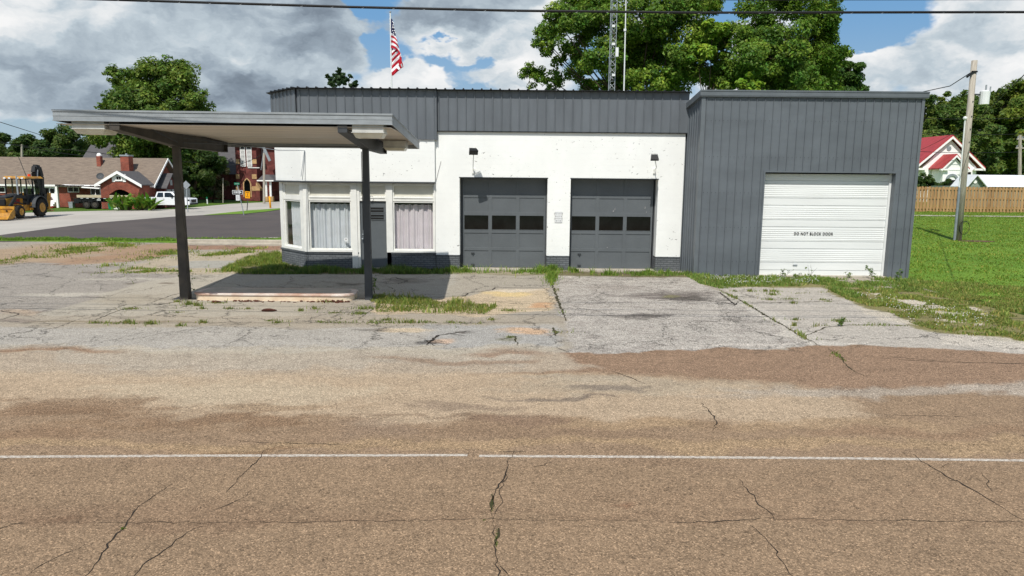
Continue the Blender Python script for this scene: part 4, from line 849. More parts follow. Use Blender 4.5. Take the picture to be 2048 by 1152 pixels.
for i in range(90):
    x=rs.choice([rs.uniform(-8.1,-4.0),rs.gauss(-6.6,.3),rs.gauss(-4.6,.25)]); x=min(max(x,-8.1),-4.0); hgt=rs.uniform(.008,.03)*(1.8 if x>-4.9 else 1); r=rs.uniform(.015,.06); y=17.88-abs(rs.gauss(0,.07))
    m.ball((x,y,hgt*.3),r,5,0,(1,.7,hgt/r))
m.build('rust_debris',MT['rust'],isl)['kind']='stuff'
for i,(u,v,r,lab) in enumerate([(1570/2.926,470+446/2.926,.13,'small lump of dark rubble lying in front of the pump island'),(1262/2.926,470+396/2.926,.09,'round dark lump resting against the front of the pump island')]):
    p=G(u,v); m=M(); m.ball(p+Vector((0,0,.02)),r,7,0,(1.3,.7,.35)); m.ball(p+Vector((r*.8,.03,.015)),r*.6,6,0,(1.2,.7,.4)); tag(m.build('rubble',MT['rust']),lab,'rubble')
# ------------------------------------------------------------------ leaves, grass
def leafcloud(cent,rad,n,size,col,rs,outc,up=.5,jit=.25,flat=.75,elong=1.6):
    # cent (k,3) clumps, rad (k,), n leaves in total -> arrays
    k=len(cent); p=rad**2; p=p/p.sum(); idx=rs.choice(k,n,p=p); d=rs.normal(size=(n,3)); d/=np.linalg.norm(d,axis=1)[:,None]; r=rad[idx]*rs.random(n)**.45
    pos=cent[idx]+d*r[:,None]*np.array([1,1,flat]); out=cent[idx]-outc; out/=np.linalg.norm(out,axis=1)[:,None]+1e-6
    nr=out*.35+d*.55+rs.normal(size=(n,3))*.5+np.array([0,0,up]); nr/=np.linalg.norm(nr,axis=1)[:,None]
    a=np.cross(nr,rs.normal(size=(n,3))); a/=np.linalg.norm(a,axis=1)[:,None]+1e-9; b=np.cross(nr,a)
    s=size*(.5+rs.random(n)**2*1.2); a=a*(s*elong/2)[:,None]; b=b*(s/2)[:,None]
    dr=nr*(s*.15)[:,None]
    V=np.stack([pos-a-dr,pos-b*.9,pos+a-dr,pos+b*.9],1).reshape(-1,3); Fc=np.arange(4*n).reshape(-1,4)
    ct=rs.random(k); tone=np.array(col)[None,:]*(1+jit*(rs.random((n,1))-.5)*2)*(1+.7*(ct[idx][:,None]-.5)); tone[:,0]*=1+.5*(rs.random(n)-.5)+.35*(ct[idx]-.5)
    return V,Fc,np.repeat(np.clip(tone,0,1),4,0)
def tree(name,label,cat,base,lobes,n,size,col,seed,group=None,trunk_r=.25,clump=.36,jit=.3,up=.5,flat=.75,percl=9,limbs=True,bark='bark',shell=.45,leafmix=None):
    rs=np.random.default_rng(seed); base=Vector(base); t=thing(name,tuple(base),label,cat,group)
    L=[(Vector(c),r) for c,r in lobes]; tot=sum((c*r**2 for c,r in L),Vector((0,0,0)))/sum(r**2 for _,r in L)
    cs=[];cr=[]
    for c,r in L:
        m_=max(4,int(percl*(1+r*.2)))
        for i in range(m_):
            d=rs.normal(size=3); d/=np.linalg.norm(d); q=r*(shell+(1-shell)*rs.random()); cs.append([c.x+d[0]*q,c.y+d[1]*q,c.z+d[2]*q*.85]); cr.append(r*clump*(.6+.8*rs.random()))
    cs=np.array(cs);cr=np.array(cr)
    V,Fc,tone=leafcloud(cs,cr,n,size,col,rs,np.array(tot),up,jit,flat)
    if leafmix: # some lighter clumps
        pass
    me=mesh_np('crown',V-np.array(base),Fc,[MT['leaf']],False,tone); link('crown',me,t)
    m=M(); top=tot.copy(); fork=base.lerp(Vector((tot.x,tot.y,tot.z)),.45); m.tube([base+Vector((0,0,-.1)),base.lerp(fork,.5)+Vector((trunk_r*.3,0,0)),fork,fork.lerp(top,.6)],[trunk_r*1.3,trunk_r,trunk_r*.8,trunk_r*.4],8)
    if limbs:
        for c,r in L:
            mid=fork.lerp(c,.5)+Vector((0,0,r*.3)); m.tube([fork.lerp(top,rs.random()*.4),mid,c],[trunk_r*.3,trunk_r*.16,trunk_r*.07],5)
            for i in range(3):
                d=Vector(rs.normal(size=3)).normalized()*r*.8; m.tube([c,c+d*.5+Vector((0,0,.1*r)),c+d],[trunk_r*.12,trunk_r*.08,trunk_r*.03],4)
    m.build('trunk',MT[bark],t,smooth=True); return t
def pxlobes(lst,Y,dep,seed,scale=1.):
    rs=random.Random(seed); out=[]
    for u,v,r in lst:
        yy=Y+rs.uniform(-dep,dep); c=at(u,v,yy); R=r*yy/F*scale; out.append((c,R))
    return out
GRN=lambda r,g,b:(r,g,b)
# big trees behind the station
A=[(1110,35,42),(1170,5,50),(1250,-25,70),(1340,-15,70),(1405,15,45),(1095,92,26),(1085,75,26),(1160,70,44),(1225,60,50),(1135,40,40),(1065,150,26),(1100,160,26),(1160,150,28),(1205,115,40),(1250,150,45),(1300,100,60),(1350,55,55),(1365,135,50),(1225,175,28),(1290,165,40),(1330,130,50),(1180,175,26),(1260,130,44),(1150,110,30),(1400,150,44),(1200,30,50),(1300,40,60),(1330,170,35),(1120,125,16),(1270,95,50)]
tree('broadleaf_tree','tall spreading broadleaf tree behind the station roof and antenna tower','tree',(at(1290,200,46).x,46,0),pxlobes(A,46,3.2,1),135000,.112,(.14,.235,.028),21,'trees behind the station',.3,.40,.45,up=.6,percl=13,shell=.35)
tree('broadleaf_tree','bright lime green broadleaf tree between the two larger trees behind the station','tree',(at(1420,200,43).x,43,0),pxlobes([(1410,70,32),(1435,95,30),(1395,110,30),(1425,55,26),(1445,130,26),(1400,85,30),(1440,75,26)],43,1.,2),30000,.125,(.20,.32,.03),22,'trees behind the station',.2,.36,.3,up=.6)
B=[(1475,70,34),(1530,15,48),(1600,0,48),(1650,15,32),(1640,85,40),(1570,80,60),(1500,120,60),(1600,150,50),(1440,160,36),(1540,165,40),(1660,70,24),(1520,60,50),(1560,-40,50),(1630,40,40),(1480,165,40),(1590,165,60),(1630,180,50),(1550,135,60),(1520,180,50),(1600,110,60),(1660,120,40)]
tree('broadleaf_tree','dense dark green broadleaf tree behind the join of the two buildings','tree',(at(1570,200,44).x,44,0),pxlobes(B,45,2.6,3),115000,.11,(.115,.205,.024),23,'trees behind the station',.28,.40,.45,up=.6,percl=13,shell=.35)
tree('round_tree','rounded dark green tree rising behind the metal garage roof','tree',(at(1680,200,52).x,52,0),pxlobes([(1690,160,42),(1650,145,40),(1720,182,26),(1665,190,40),(1700,140,26)],52,1.5,4),42000,.12,(.06,.125,.02),24,'trees behind the station',.25,.4,.25,up=.5)
tree('young_tree','small bright green treetop just above the metal garage roof','tree',(at(1500,200,38).x,38,0),pxlobes([(1500,165,20),(1488,178,20),(1515,180,18),(1500,195,24)],38,.4,5),4500,.15,(.22,.34,.03),25,None,.08,.4,.25)
# little pointed treetop over the left parapet
p0=at(678,165,40); m_=[(at(679,138,40),.1),(at(678,146,40),.14),(at(655,152,40),.11),(at(662,158,40),.16),(at(700,152,40),.12),(at(692,158,40),.16),(at(670,150,40),.12),(at(686,150,40),.12),(at(678,158,40),.22),(at(668,166,40),.25),(at(686,166,40),.25),(at(712,166,40),.14),(at(706,172,40),.2)]
_u=[(at(678,142,40),.22),(at(676,158,40),.4),(at(660,158,40),.28),(at(692,158,40),.25),(at(680,172,40),.5),(at(665,172,40),.35),(at(712,165,40),.18),(at(706,172,40),.25)]
tree('conifer_tree','small dark spiky treetop peeking over the left parapet','tree',(p0.x,40,0),m_,2600,.09,(.04,.08,.03),26,None,.05,.5,.2,up=.3)
# left cluster
LT=[(310,150,42),(262,165,42),(360,160,42),(392,200,26),(250,200,40),(310,200,55),(375,225,42),(213,214,20),(240,255,46),(205,268,30),(300,260,60),(360,275,55),(330,310,50),(395,325,40),(280,305,50),(405,222,12),(230,150,20),(345,135,25)]
tree('broadleaf_tree','large rounded broadleaf tree standing between the brick house and the church','tree',(at(345,400,84).x,84,0),pxlobes(LT,84,3.5,6),80000,.22,(.12,.19,.03),27,None,.4,.42,.45,up=.5,percl=13,shell=.35)
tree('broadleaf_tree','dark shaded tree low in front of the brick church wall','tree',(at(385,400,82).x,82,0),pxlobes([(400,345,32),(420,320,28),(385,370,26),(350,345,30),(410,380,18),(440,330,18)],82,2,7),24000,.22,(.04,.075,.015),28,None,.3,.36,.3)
tree('shrub','half bare brownish shrub beside the church tower','shrub',(at(425,402,83).x,83,0),pxlobes([(425,350,18),(440,370,16),(415,375,14),(445,340,12),(430,390,14)],83,1,8),2200,.2,(.075,.075,.035),29,None,.1,.5,.3)
for i,(u,v,r,Y,lab) in enumerate([(10,290,26,120,'dark tree at the far left edge behind the brick house'),(60,292,26,118,'dark treetop behind the wooden pole over the house ridge'),(105,285,30,116,'wide dark tree behind the middle of the house ridge'),(150,280,34,118,'dark treetop just left of the grey church gable'),(-40,300,40,118,'dark tree beyond the left edge behind the brick house')]):
    L=[(u,v,r),(u-20,v+18,r*.8),(u+20,v+14,r*.8),(u,v+35,r)]
    tree('broadleaf_tree',lab,'tree',(at(u,400,Y).x,Y,0),pxlobes(L,Y,3,40+i),15000,.26,(.075,.12,.026),50+i,'trees behind the brick house',.3,.4,.3)
# right forest
rs_=random.Random(11); k=0
FR=[(1850,230,45,112,'first forest tree right of the metal garage'),(1900,215,42,116,'forest tree left of the leaning pole top'),(1935,225,50,110,'forest tree straight behind the grey transformer pole'),(1985,215,46,114,'forest tree right of the transformer'),(2035,205,50,110,'forest tree at the right edge of the picture'),(1870,290,45,100,'lower forest tree over the red church roof'),(1990,295,48,98,'lower forest tree over the white shed roof'),(2045,300,45,97,'lower forest tree by the far crossarm pole'),(1935,300,40,104,'lower forest tree behind the church gable'),(2100,210,55,108,'forest tree just outside the right edge'),(1800,225,45,116,'forest tree hidden mostly by the metal garage')]
for (u,v,r,Y,lab) in FR:
    L=[(u,v-r*.3,r*.6)]+[(u+rs_.uniform(-r,r)*.8,v+rs_.uniform(-.2,1.6)*r,r*rs_.uniform(.5,.8)) for _ in range(6)]
    tree('forest_tree',lab,'tree',(at(u,400,Y).x,Y,1.0),pxlobes(L,Y,4,60+k),22000,.27,(.09+.045*(k%3==1),.145+.045*(k%3==1),.025),70+k,'forest trees behind the red roofed church',.3,.4,.35); k+=1
# far woods as masses closing the horizon
def woods(name,lab,x0,x1,y,h,n,seed):
    rs=np.random.default_rng(seed); k=int(abs(x1-x0)/4); cs=np.stack([np.linspace(x0,x1,k)+rs.normal(size=k),y+rs.normal(size=k)*4,h*(.25+.6*rs.random(k))],1); cr=h*(.25+.15*rs.random(k))
    V,Fc,tone=leafcloud(cs,cr,n,.9,(.06,.11,.022),rs,np.array([(x0+x1)/2,y,-20]),.4,.3,1.)
    o=link(name,mesh_np(name,V,Fc,[MT['leaf']],False,tone)); tag(o,lab,'woods',kind='stuff')
woods('far_woods','far belt of dark woods closing the horizon on the right',10,170,150,17,30000,91)
woods('far_woods','far belt of dark woods closing the horizon on the left',-190,10,165,9,26000,92)
# shrubs by the right church
for i,(u,v,r,lab) in enumerate([(1846,358,16,'dark rounded shrub at the left corner of the white church'),(1885,368,13,'low dark shrub under the porch of the white church')]):
    c=at(u,v,66); tree('shrub',lab,'shrub',(c.x,66,.95),[(c,r*66/F),(c+Vector((.4,0,-.4)),r*60/F),(c+Vector((-.5,.2,-.3)),r*60/F)],5000,.12,(.04,.08,.015),95+i,'shrubs by the white church',.05,.4,.3,limbs=False)
c=at(376,385,80); tree('shrub','small leafy shrub at the foot of the church wall beside the canopy post','shrub',(c.x,80,0),[(c,.7),(c+Vector((.3,0,-.6)),.8)],2500,.16,(.04,.085,.015),99,None,.05,.4,.3,limbs=False)
# banana plants
def banana(u,v,Y,h,n,seed,lab):
    g_=G(u,v) if Y is None else Vector((at(u,v,Y).x,Y,0)); rs=random.Random(seed); t=thing('banana_plant',tuple(g_),lab,'plant','banana plants in front of the brick house')
    V=[];Fc=[];T=[]
    for i in range(n):
        a=rs.uniform(0,2*math.pi); bx=g_+Vector((rs.uniform(-.75,.75),rs.uniform(-.5,.5),rs.uniform(0,h*.4))); ln=h*rs.uniform(.45,.8); lean=rs.uniform(.15,.8); wdt=ln*.26
        dr=Vector((math.cos(a),math.sin(a),0)); sd=Vector((-dr.y,dr.x,0)); b0=len(V)
        for j in range(7):
            q=j/6; p=bx+dr*(ln*lean*q*(1+.5*q))+Vector((0,0,ln*(1.0*q-.55*lean*q*q*1.3))); w_=wdt*math.sin(math.pi*min(1,(q*.93+.07)))**.7*.5
            V+= [p-sd*w_+Vector((0,0,-w_*.35)),p,p+sd*w_+Vector((0,0,-w_*.35))]
            tn=(.12*rs.uniform(.5,1.5),.24*rs.uniform(.6,1.3),.025); T+=[tn]*3
        for j in range(6):
            for e in (0,1): o_=b0+3*j+e; Fc.append((o_,o_+1,o_+4,o_+3))
    link('foliage',mesh_np('foliage',np.array(V)-np.array(g_),Fc,[MT['leaf']],False,np.array(T)),t)
    m=M(); 
    for i in range(5): b0=g_+Vector((rs.uniform(-.6,.6),rs.uniform(-.3,.3),0)); m.tube([b0,b0+Vector((rs.uniform(-.1,.1),0,h*.5))],[.09,.05],7)
    m.build('stem',MT['bark'],t)
banana(243,414,62.5,1.75,60,1,'tall banana plant clump on the left with upright leaves')
banana(290,412,62.8,1.6,80,2,'dense banana plant clump on the right next to the white pickup')
# ---- grass
def blades(name,lab,pts,hgt,wid,col,seed,kind='stuff',cat='grass',lean=.8):
    rs=np.random.default_rng(seed); n=len(pts); a=rs.random(n)*2*np.pi; w_=wid*(.6+.8*rs.random(n)); kk=fbm(np.asarray(pts)[:,0]*2.2,np.asarray(pts)[:,1]*2.2,seed+90,4); h=hgt*(.25+1.0*rs.random(n))*np.clip(.35+2.6*(kk-.35),.25,1.5); l=rs.normal(size=(n,2))*lean*h[:,None]*.5
    dx_=np.cos(a)*w_/2; dy_=np.sin(a)*w_/2; P=np.asarray(pts)
    b0=P+np.stack([dx_,dy_,np.zeros(n)],1); b1=P-np.stack([dx_,dy_,np.zeros(n)],1); mid=P+np.stack([l[:,0]*.35,l[:,1]*.35,h*.6],1); tp=P+np.stack([l[:,0],l[:,1],h],1)
    m0=mid+np.stack([dx_,dy_,np.zeros(n)],1)*.7; m1=mid-np.stack([dx_,dy_,np.zeros(n)],1)*.7
    V=np.stack([b0,b1,m1,m0,tp],1).reshape(-1,3); i=np.arange(n)*5; F4=np.stack([i,i+1,i+2,i+3],1); F3=np.stack([i+3,i+2,i+4,i+4],1)
    tone=np.array(col)[None,:]*(.65+.7*rs.random((n,1))); dry=rs.random(n)<.22; tone[dry]=tone[dry]*np.array([1.9,1.25,1.8]); tone*=(.8+.6*(kk[:,None]-.3)/.4*.5)
    # triangles as own faces
    me=bpy.data.meshes.new(name); nv=5*n; me.vertices.add(nv); me.vertices.foreach_set('co',(V).astype(np.float32).ravel())
    lv=np.concatenate([F4,F3[:,:3]],1).ravel(); me.loops.add(len(lv)); me.loops.foreach_set('vertex_index',lv.astype(np.int32)); me.polygons.add(2*n)
    ls=np.empty(2*n,np.int32); ls[0::2]=np.arange(n)*7; ls[1::2]=np.arange(n)*7+4; me.polygons.foreach_set('loop_start',ls); me.update(calc_edges=True); me.validate()
    me.materials.append(MT['blade']); at_=me.attributes.new('tone','FLOAT_COLOR','POINT'); t=np.ones((nv,4),np.float32); t[:,:3]=np.repeat(tone,5,0); at_.data.foreach_set('color',t.ravel())
    o=link(name,me); tag(o,lab,cat,kind=kind); return o
def inpoly(poly,n,seed,dens=None,zf=None,thr=.0):
    P=np.array([G(*p)[:2] for p in poly]); lo=P.min(0);hi=P.max(0); rs=np.random.default_rng(seed); out=[]
    q=rs.random((n*4,2))*(hi-lo)+lo; x,y=q[:,0],q[:,1]; ins=np.zeros(len(q),bool)
    for i in range(len(P)):
        a,b_=P[i],P[(i+1)%len(P)]; ins^=((a[1]>y)!=(b_[1]>y))&(x<(b_[0]-a[0])*(y-a[1])/(b_[1]-a[1]+1e-12)+a[0])
    q=q[ins]
    if len(q)>n*1.2 and not zf: k_=fbm(q[:,0]*1.1,q[:,1]*1.1,seed+13,5); q=q[k_+.25*(rs.random(len(q))-.5)>.40]
    if thr: 
        k_=fbm(q[:,0]*1.6,q[:,1]*1.6,seed+3,5); q=q[k_+.15*(rs.random(len(q))-.5)>thr]
    q=q[:n]; return np.c_[q,(zf(q[:,0],q[:,1]) if zf else np.zeros(len(q)))]
def along(pl,w,n,seed,clus=0.):
    P=np.array([G(*p)[:2] for p in pl]); L=np.linalg.norm(np.diff(P,axis=0),axis=1); cum=np.r_[0,np.cumsum(L)]; rs=np.random.default_rng(seed); t=rs.random(n)*cum[-1]
    if clus: k_=vnoise(t*clus,t*0+seed,seed); t=t[k_>.45]
    i=np.clip(np.searchsorted(cum,t)-1,0,len(L)-1); f=((t-cum[i])/L[i])[:,None]; q=P[i]*(1-f)+P[i+1]*f+rs.standard_t(3,size=(len(t),2))*w*.42; k2=fbm(q[:,0]*1.3,q[:,1]*1.3,seed+50,4); q=q[k2+.2*(rs.random(len(q))-.5)>.46]; return np.c_[q,np.zeros(len(q))]
def tuft(lst,seed,n=90):
    rs=np.random.default_rng(seed); out=[]
    for u,v,r in lst: p=G(u,v); out.append(np.c_[rs.standard_t(3,size=(int(n*max(r,.1)/.15),2))*r*np.array([.42,.3])+np.array(p[:2]),np.zeros(int(n*max(r,.1)/.15))])
    return np.concatenate(out)
GC=(.15,.235,.035); GD=(.085,.15,.03); GY=(.15,.17,.04)
blades('weeds','dense shaded weeds along the foot of the storefront windows',np.concatenate([inpoly([(572,533),(590,541),(720,539),(905,541),(905,549),(700,548),(560,549),(500,548)],6500,1,thr=.36),inpoly([(560,530),(600,538),(720,540),(900,541),(900,545),(600,546)],3500,4,thr=.42)]),.17,.02,GD,1)
blades('weeds','taller bright weeds on the left corner of the storefront',np.concatenate([inpoly([(440,540),(500,512),(548,500),(562,512),(575,533),(560,549),(450,547)],5200,2,thr=.44),inpoly([(520,510),(560,506),(580,535),(540,545),(510,530)],2600,5,thr=.4),inpoly([(400,546),(480,530),(560,500),(570,545)],1200,6)]),.13,.022,(.17,.24,.04),2)
blades('weeds','patches of grass growing in the joints of the left forecourt',np.concatenate([along([(-40,530),(30,523),(90,515),(150,505),(230,498)],.5,3600,3,2.),along([(110,506),(180,494),(235,488)],.8,3400,4),along([(150,498),(250,503),(360,503)],.25,700,5,1.5),along([(210,533),(270,520),(320,512),(365,502)],.7,6000,6,1.5),along([(200,546),(300,544),(420,544),(480,545),(560,545)],.25,3600,7,2.),along([(370,514),(440,509),(520,503)],.45,2800,8,1.3),along([(470,500),(520,497)],.4,500,9),along([(80,510),(20,520),(-60,530)],.3,700,10),along([(230,545),(265,538),(330,538)],.2,500,12),along([(262,488),(240,497)],.4,900,13)]),.12,.024,(.19,.26,.045),3)
blades('weeds','thick grass at the right end of the pump island under the canopy',np.concatenate([inpoly([(738,590),(790,592),(860,599),(890,605),(850,612),(760,608),(740,603)],2200,14,thr=.42),inpoly([(755,600),(900,602),(1000,612),(970,628),(830,626),(750,624)],3000,15,thr=.47)]),.15,.02,(.19,.25,.05),4)
blades('weeds','sparse tufts in front of the pump island and along the pavement joint',np.concatenate([tuft([(265,618,.22),(355,625,.08),(378,609,.15),(395,612,.1),(405,618,.08),(437,606,.2),(458,618,.1),(495,618,.1),(600,622,.08),(632,618,.12),(660,604,.2),(672,626,.15),(540,642,.12),(555,646,.1),(360,652,.1),(254,644,.1),(300,648,.15),(408,646,.1),(718,628,.2),(730,618,.18),(775,640,.15),(820,645,.15),(985,640,.1),(1113,665,.12),(1020,675,.08),(355,604,.1),(940,612,.2),(700,598,.12),(1020,622,.2)],5),along([(180,646),(320,649)],.1,260,16,3.),along([(520,645),(620,643),(700,646)],.14,700,17,2.),along([(700,646),(900,645),(960,648)],.12,600,18,3.),along([(1107,570),(1118,600),(1128,632)],.05,260,19,3.)]),.09,.016,(.17,.22,.05),5)
blades('weeds','bushy weeds at the foot of the brick piers beside the garage doors',np.concatenate([tuft([(905,543,.22),(925,544,.25),(1096,546,.26),(1098,541,.26),(1145,541,.16),(1106,556,.10),(1150,545,.1)],6,420),inpoly([(1000,541),(1090,543),(1085,549),(990,547)],500,20,thr=.5),inpoly([(1180,545),(1350,545),(1390,551),(1300,553),(1180,551)],1700,21,thr=.45),along([(1100,552),(1106,574)],.14,1200,22),along([(940,545),(1000,546)],.12,200,23)]),.22,.02,(.16,.27,.04),6)
blades('weeds','wide mat of clover and weeds in front of the metal garage',np.concatenate([inpoly([(1365,548),(1390,550),(1640,553),(1640,566),(1600,573),(1500,574),(1440,578),(1400,568)],9000,24),inpoly([(1600,556),(1830,560),(1850,585),(1760,582),(1700,600),(1640,572)],9000,25,thr=.43)]),.11,.024,(.17,.26,.05),7)
blades('weeds','ragged grass spreading over the gravel right of the metal garage',np.concatenate([inpoly([(1690,580),(1760,578),(1850,585),(2100,605),(2400,640),(2400,720),(2100,688),(1900,668),(1830,650),(1780,625),(1690,598)],30000,26,thr=.5),inpoly([(1800,560),(2200,580),(2600,640),(2300,640),(1850,592)],20000,27)]),.09,.024,(.22,.28,.06),8)
blades('weeds','sparse weeds in the joints right of the diagonal seam',np.concatenate([along([(1440,582),(1490,606),(1540,636),(1590,664),(1625,688)],.07,900,28,2.5),tuft([(1548,583,.2),(1545,590,.15),(1578,598,.22),(1470,583,.1),(1500,583,.1),(1530,583,.08),(1586,607,.1),(1645,600,.15),(1680,643,.18),(1655,603,.1),(1590,640,.08),(1540,600,.1),(1588,652,.06),(1760,598,.1),(1850,615,.15)],8),along([(1500,590),(1600,587),(1690,583)],.06,250,29,3.),along([(1600,655),(1680,650),(1820,652)],.06,350,30,3.),along([(1655,700),(1690,722)],.04,120,31,2.)]),.09,.016,(.17,.22,.05),9)
blades('weeds','green moss and seedlings in the centre crack of the road',np.concatenate([along([(986,988),(984,1025)],.015,90,32),along([(993,1058),(992,1100)],.012,70,33),tuft([(245,1058,.02),(968,1040,.02)],34,60)]),.02,.006,(.10,.17,.02),35)
lw=lambda x,y:hz(x,y)-.012
blades('lawn_grass','mown grass blades covering the lawn right of the metal garage',np.concatenate([inpoly([(1812,560),(1830,438),(2060,440),(2300,470),(2300,640),(2100,612)],90000,36,zf=lw)]),.06,.035,(.17,.26,.035),10)
blades('verge_grass','strip of short grass on the verge between forecourt and dark asphalt',(lambda X:np.c_[X,33.2+rng.random(16000)*np.clip(2.3+(X+8.7)*.098,.4,2.3),np.full(16000,.06)])(-8.7-19*rng.random(16000)**1.15),.1,.03,(.13,.24,.03),11)
# clover heads
m=M(); q=np.concatenate([inpoly([(1400,556),(1640,556),(1640,570),(1450,574)],500,41),inpoly([(1700,590),(1850,600),(1990,650),(1850,660),(1750,610)],260,42)]); rs=random.Random(2)
for x,y,z in q[::2]:
    h=rs.uniform(.07,.13); r=.011; m.add([(x-r,y,h),(x,y-r,h),(x+r,y,h),(x,y+r,h),(x,y,h+r),(x,y,h-r)],[(0,1,4),(1,2,4),(2,3,4),(3,0,4),(1,0,5),(2,1,5),(3,2,5),(0,3,5)])
tag(m.build('clover_vegetation',MT['flagwhite']),'tiny white clover heads in the weeds by the metal garage','flowers',kind='stuff')
# individual tall weeds
def weed(u,v,h,seed,lab,n=26,Y=None):
    g_=G(u,v) if Y is None else Vector((at(u,v,Y).x,Y,0)); rs=np.random.default_rng(seed); t=thing('tall_weed',tuple(g_),lab,'weed','tall weeds'); m=M(); cs=[]
    for i in range(3):
        d=Vector((rs.normal()*.12,rs.normal()*.08,h*(.7+.4*rs.random()))); m.tube([g_,g_+d*.5+Vector((rs.normal()*.03,0,0)),g_+d],[.006,.004,.002],4)
        for j in range(4): cs.append(list(g_+d*(.3+.7*j/3)+Vector((rs.normal()*.04,rs.normal()*.04,0))))
    m.build('stem',MT['bark'],t); V,Fc,tn=leafcloud(np.array(cs),np.full(len(cs),.06),n*3,.035,(.11,.18,.04),rs,np.array(g_),.4,.3); link('leaves',mesh_np('leaves',V-np.array(g_),Fc,[MT['leaf']],False,tn),t)
weed(383,590,.75,1,'spindly weed against the right side of the left canopy post'); weed(750,588,.5,2,'small leafy weed just right of the right canopy post')
weed(1566,556,.3,3,'tallest leafy weed before the white roll-up door'); weed(1700,556,.18,5,'leafy weed at the right foot of the white roll-up door'); weed(1618,556,.4,4,'thin weed standing mid-way across the white roll-up door',6); weed(1595,556,.18,6,'low leafy weed left of the middle of the white roll-up door')
weed(1683,652,.2,7,'lone weed in the joint of the pale slab on the right'); weed(1800,562,.35,8,'bushy weed at the right corner of the metal garage',60); weed(1745,558,.35,9,'bushy weed by the right jamb of the roll-up door',60)
# ------------------------------------------------------------------ flag, antenna, poles, wires
fp=at(783,168,36); t=thing('flagpole',(fp.x,36,0),'slim white flagpole rising behind the station roof','flagpole')
ftop=at(781,26,36); m=M(); m.tube([(fp.x,36,0),(fp.x,36,ftop.z)],[.055,.035],10); m.build('pole',MT['whitemetal'],t); m=M(); m.ball((fp.x,36,ftop.z+.05),.05,8); m.tube([(fp.x-.05,36,ftop.z-.3),(fp.x+.05,36,ftop.z-.3)],.03,6); m.build('finial',MT['galv'],t)
m=M(); FYd=35.93
def fpq(pts,mi,dy=0.): m.poly([at(u,v,FYd+dy+.05*math.sin(u*.45+v*.07)) for u,v in pts],mi)
fl=lambda a,b_,s:(a[0]+(b_[0]-a[0])*s,a[1]+(b_[1]-a[1])*s)
HL=[(783,36),(782.5,66),(781.5,95)]; 
def row(v0,v1,w0,w1,mi,n=4): # from hoist line to fly edge, sagging
    for i in range(n):
        s0,s1=i/n,(i+1)/n; f=lambda v,w,s:(782+(w-782)*s,v+s*s*(w-782)*.75)
        fpq([f(v1,w1,s0),f(v1,w1,s1),f(v0,w0,s1),f(v0,w0,s0)],mi)
row(37,66,784.5,792,1)
vs=[66,70.5,75,80,85,90,95.5]; wsd=[792,794,795.5,797,798.3,799.3,800.5]
for i in range(6): row(vs[i],vs[i+1],wsd[i],wsd[i+1],2 if i%2==0 else 0)
# hanging fold with diagonal stripes
for i in range(9):
    a0,a1=i/9,(i+1)/9; lft=lambda s:(780.8+3*s*s,97+54*s); rgt=lambda s:(fl((784,96),(801,104),min(1,s*2)) if s<.5 else fl((801,104),(806.5,133),(s-.5)*2))
    b0,b1=a0*.98,a1*.98; fpq([lft(a0),lft(a1),fl(lft(a1),rgt(b1),.5),rgt(b1),rgt(b0),fl(lft(a0),rgt(b0),.5)],0 if i%2==0 else 2,.06)
fpq([(800,108),(803,120),(807,134),(801,137),(797,126)],0,.02); fpq([(803,127),(805.5,133.5),(803.5,135),(801,129)],2,-.02); fpq([(797,131),(801,138),(797.5,140),(793,136)],2,-.02); fpq([(784,151),(786,151.5),(806.5,133.5),(800,128),(790,140)],0,.03)
for (u,v) in [(784.3,42),(785.5,48),(784.5,54),(787,54),(784.5,60),(788,60),(786.5,64.5),(790,64),(786.3,44.5),(785,51)]: m.ball(at(u+.8,v+1.5,FYd-.03),.022,5,2,(1,.4,1))
fo=m.build('flag',[MT['red'],MT['blue'],MT['flagwhite']]); sd_=fo.modifiers.new('cloth','SOLIDIFY'); sd_.thickness=.006; tag(fo,'drooping striped flag with a starred blue canton on the slim pole','flag')
# lattice tower
c=at(1222,180,38.5); t=thing('antenna_tower',(c.x,38.5,0),'slender steel lattice antenna tower behind the station','antenna tower'); m=M(); R=.19; H_=15
lg=[Vector((c.x+R*math.cos(a),38.5+R*math.sin(a),0)) for a in (math.radians(100),math.radians(220),math.radians(340))]
for p in lg: m.tube([p,p+Vector((0,0,H_))],.022,6)
m.build('leg_frame',MT['galv'],t); m=M(); z=.2;kk=0
while z<H_-.4:
    for i in range(3): m.tube([lg[i]+Vector((0,0,z)),lg[(i+1)%3]+Vector((0,0,z+.3))],.009,4,cap=False); m.tube([lg[i]+Vector((0,0,z)),lg[(i+1)%3]+Vector((0,0,z))],.009,4,cap=False)
    z+=.4
m.build('lattice',MT['galv'],t); c2=at(1233,104,38.2); m=M(); m.box(c2.x-.05,c2.x+.1,38.15,38.3,c2.z-.24,c2.z+.22); m.build('antenna_panel',MT['whitemetal'],t,bevel=.01)
m=M(); 
for v_ in (52,88,150): p_=at(1226,v_,38.3); m.box(p_.x-.06,p_.x+.1,38.25,38.35,p_.z-.06,p_.z+.06)
m.build('bracket',MT['whitemetal'],t)
c=at(1248,176,37.5); m=M(); e_=at(1252,0,37.5); m.tube([(c.x,37.5,0),(c.x,37.5,c.z),(e_.x,37.5,e_.z),(e_.x+.03,37.5,e_.z+3)],[.035,.035,.028,.02],8); p_=at(1250,60,37.5); m.tube([(p_.x,37.5,p_.z-.06),(p_.x,37.5,p_.z+.06)],.07,8); tag(m.build('antenna_mast',MT['whitemetal']),'thin pale antenna mast just right of the lattice tower','antenna mast')
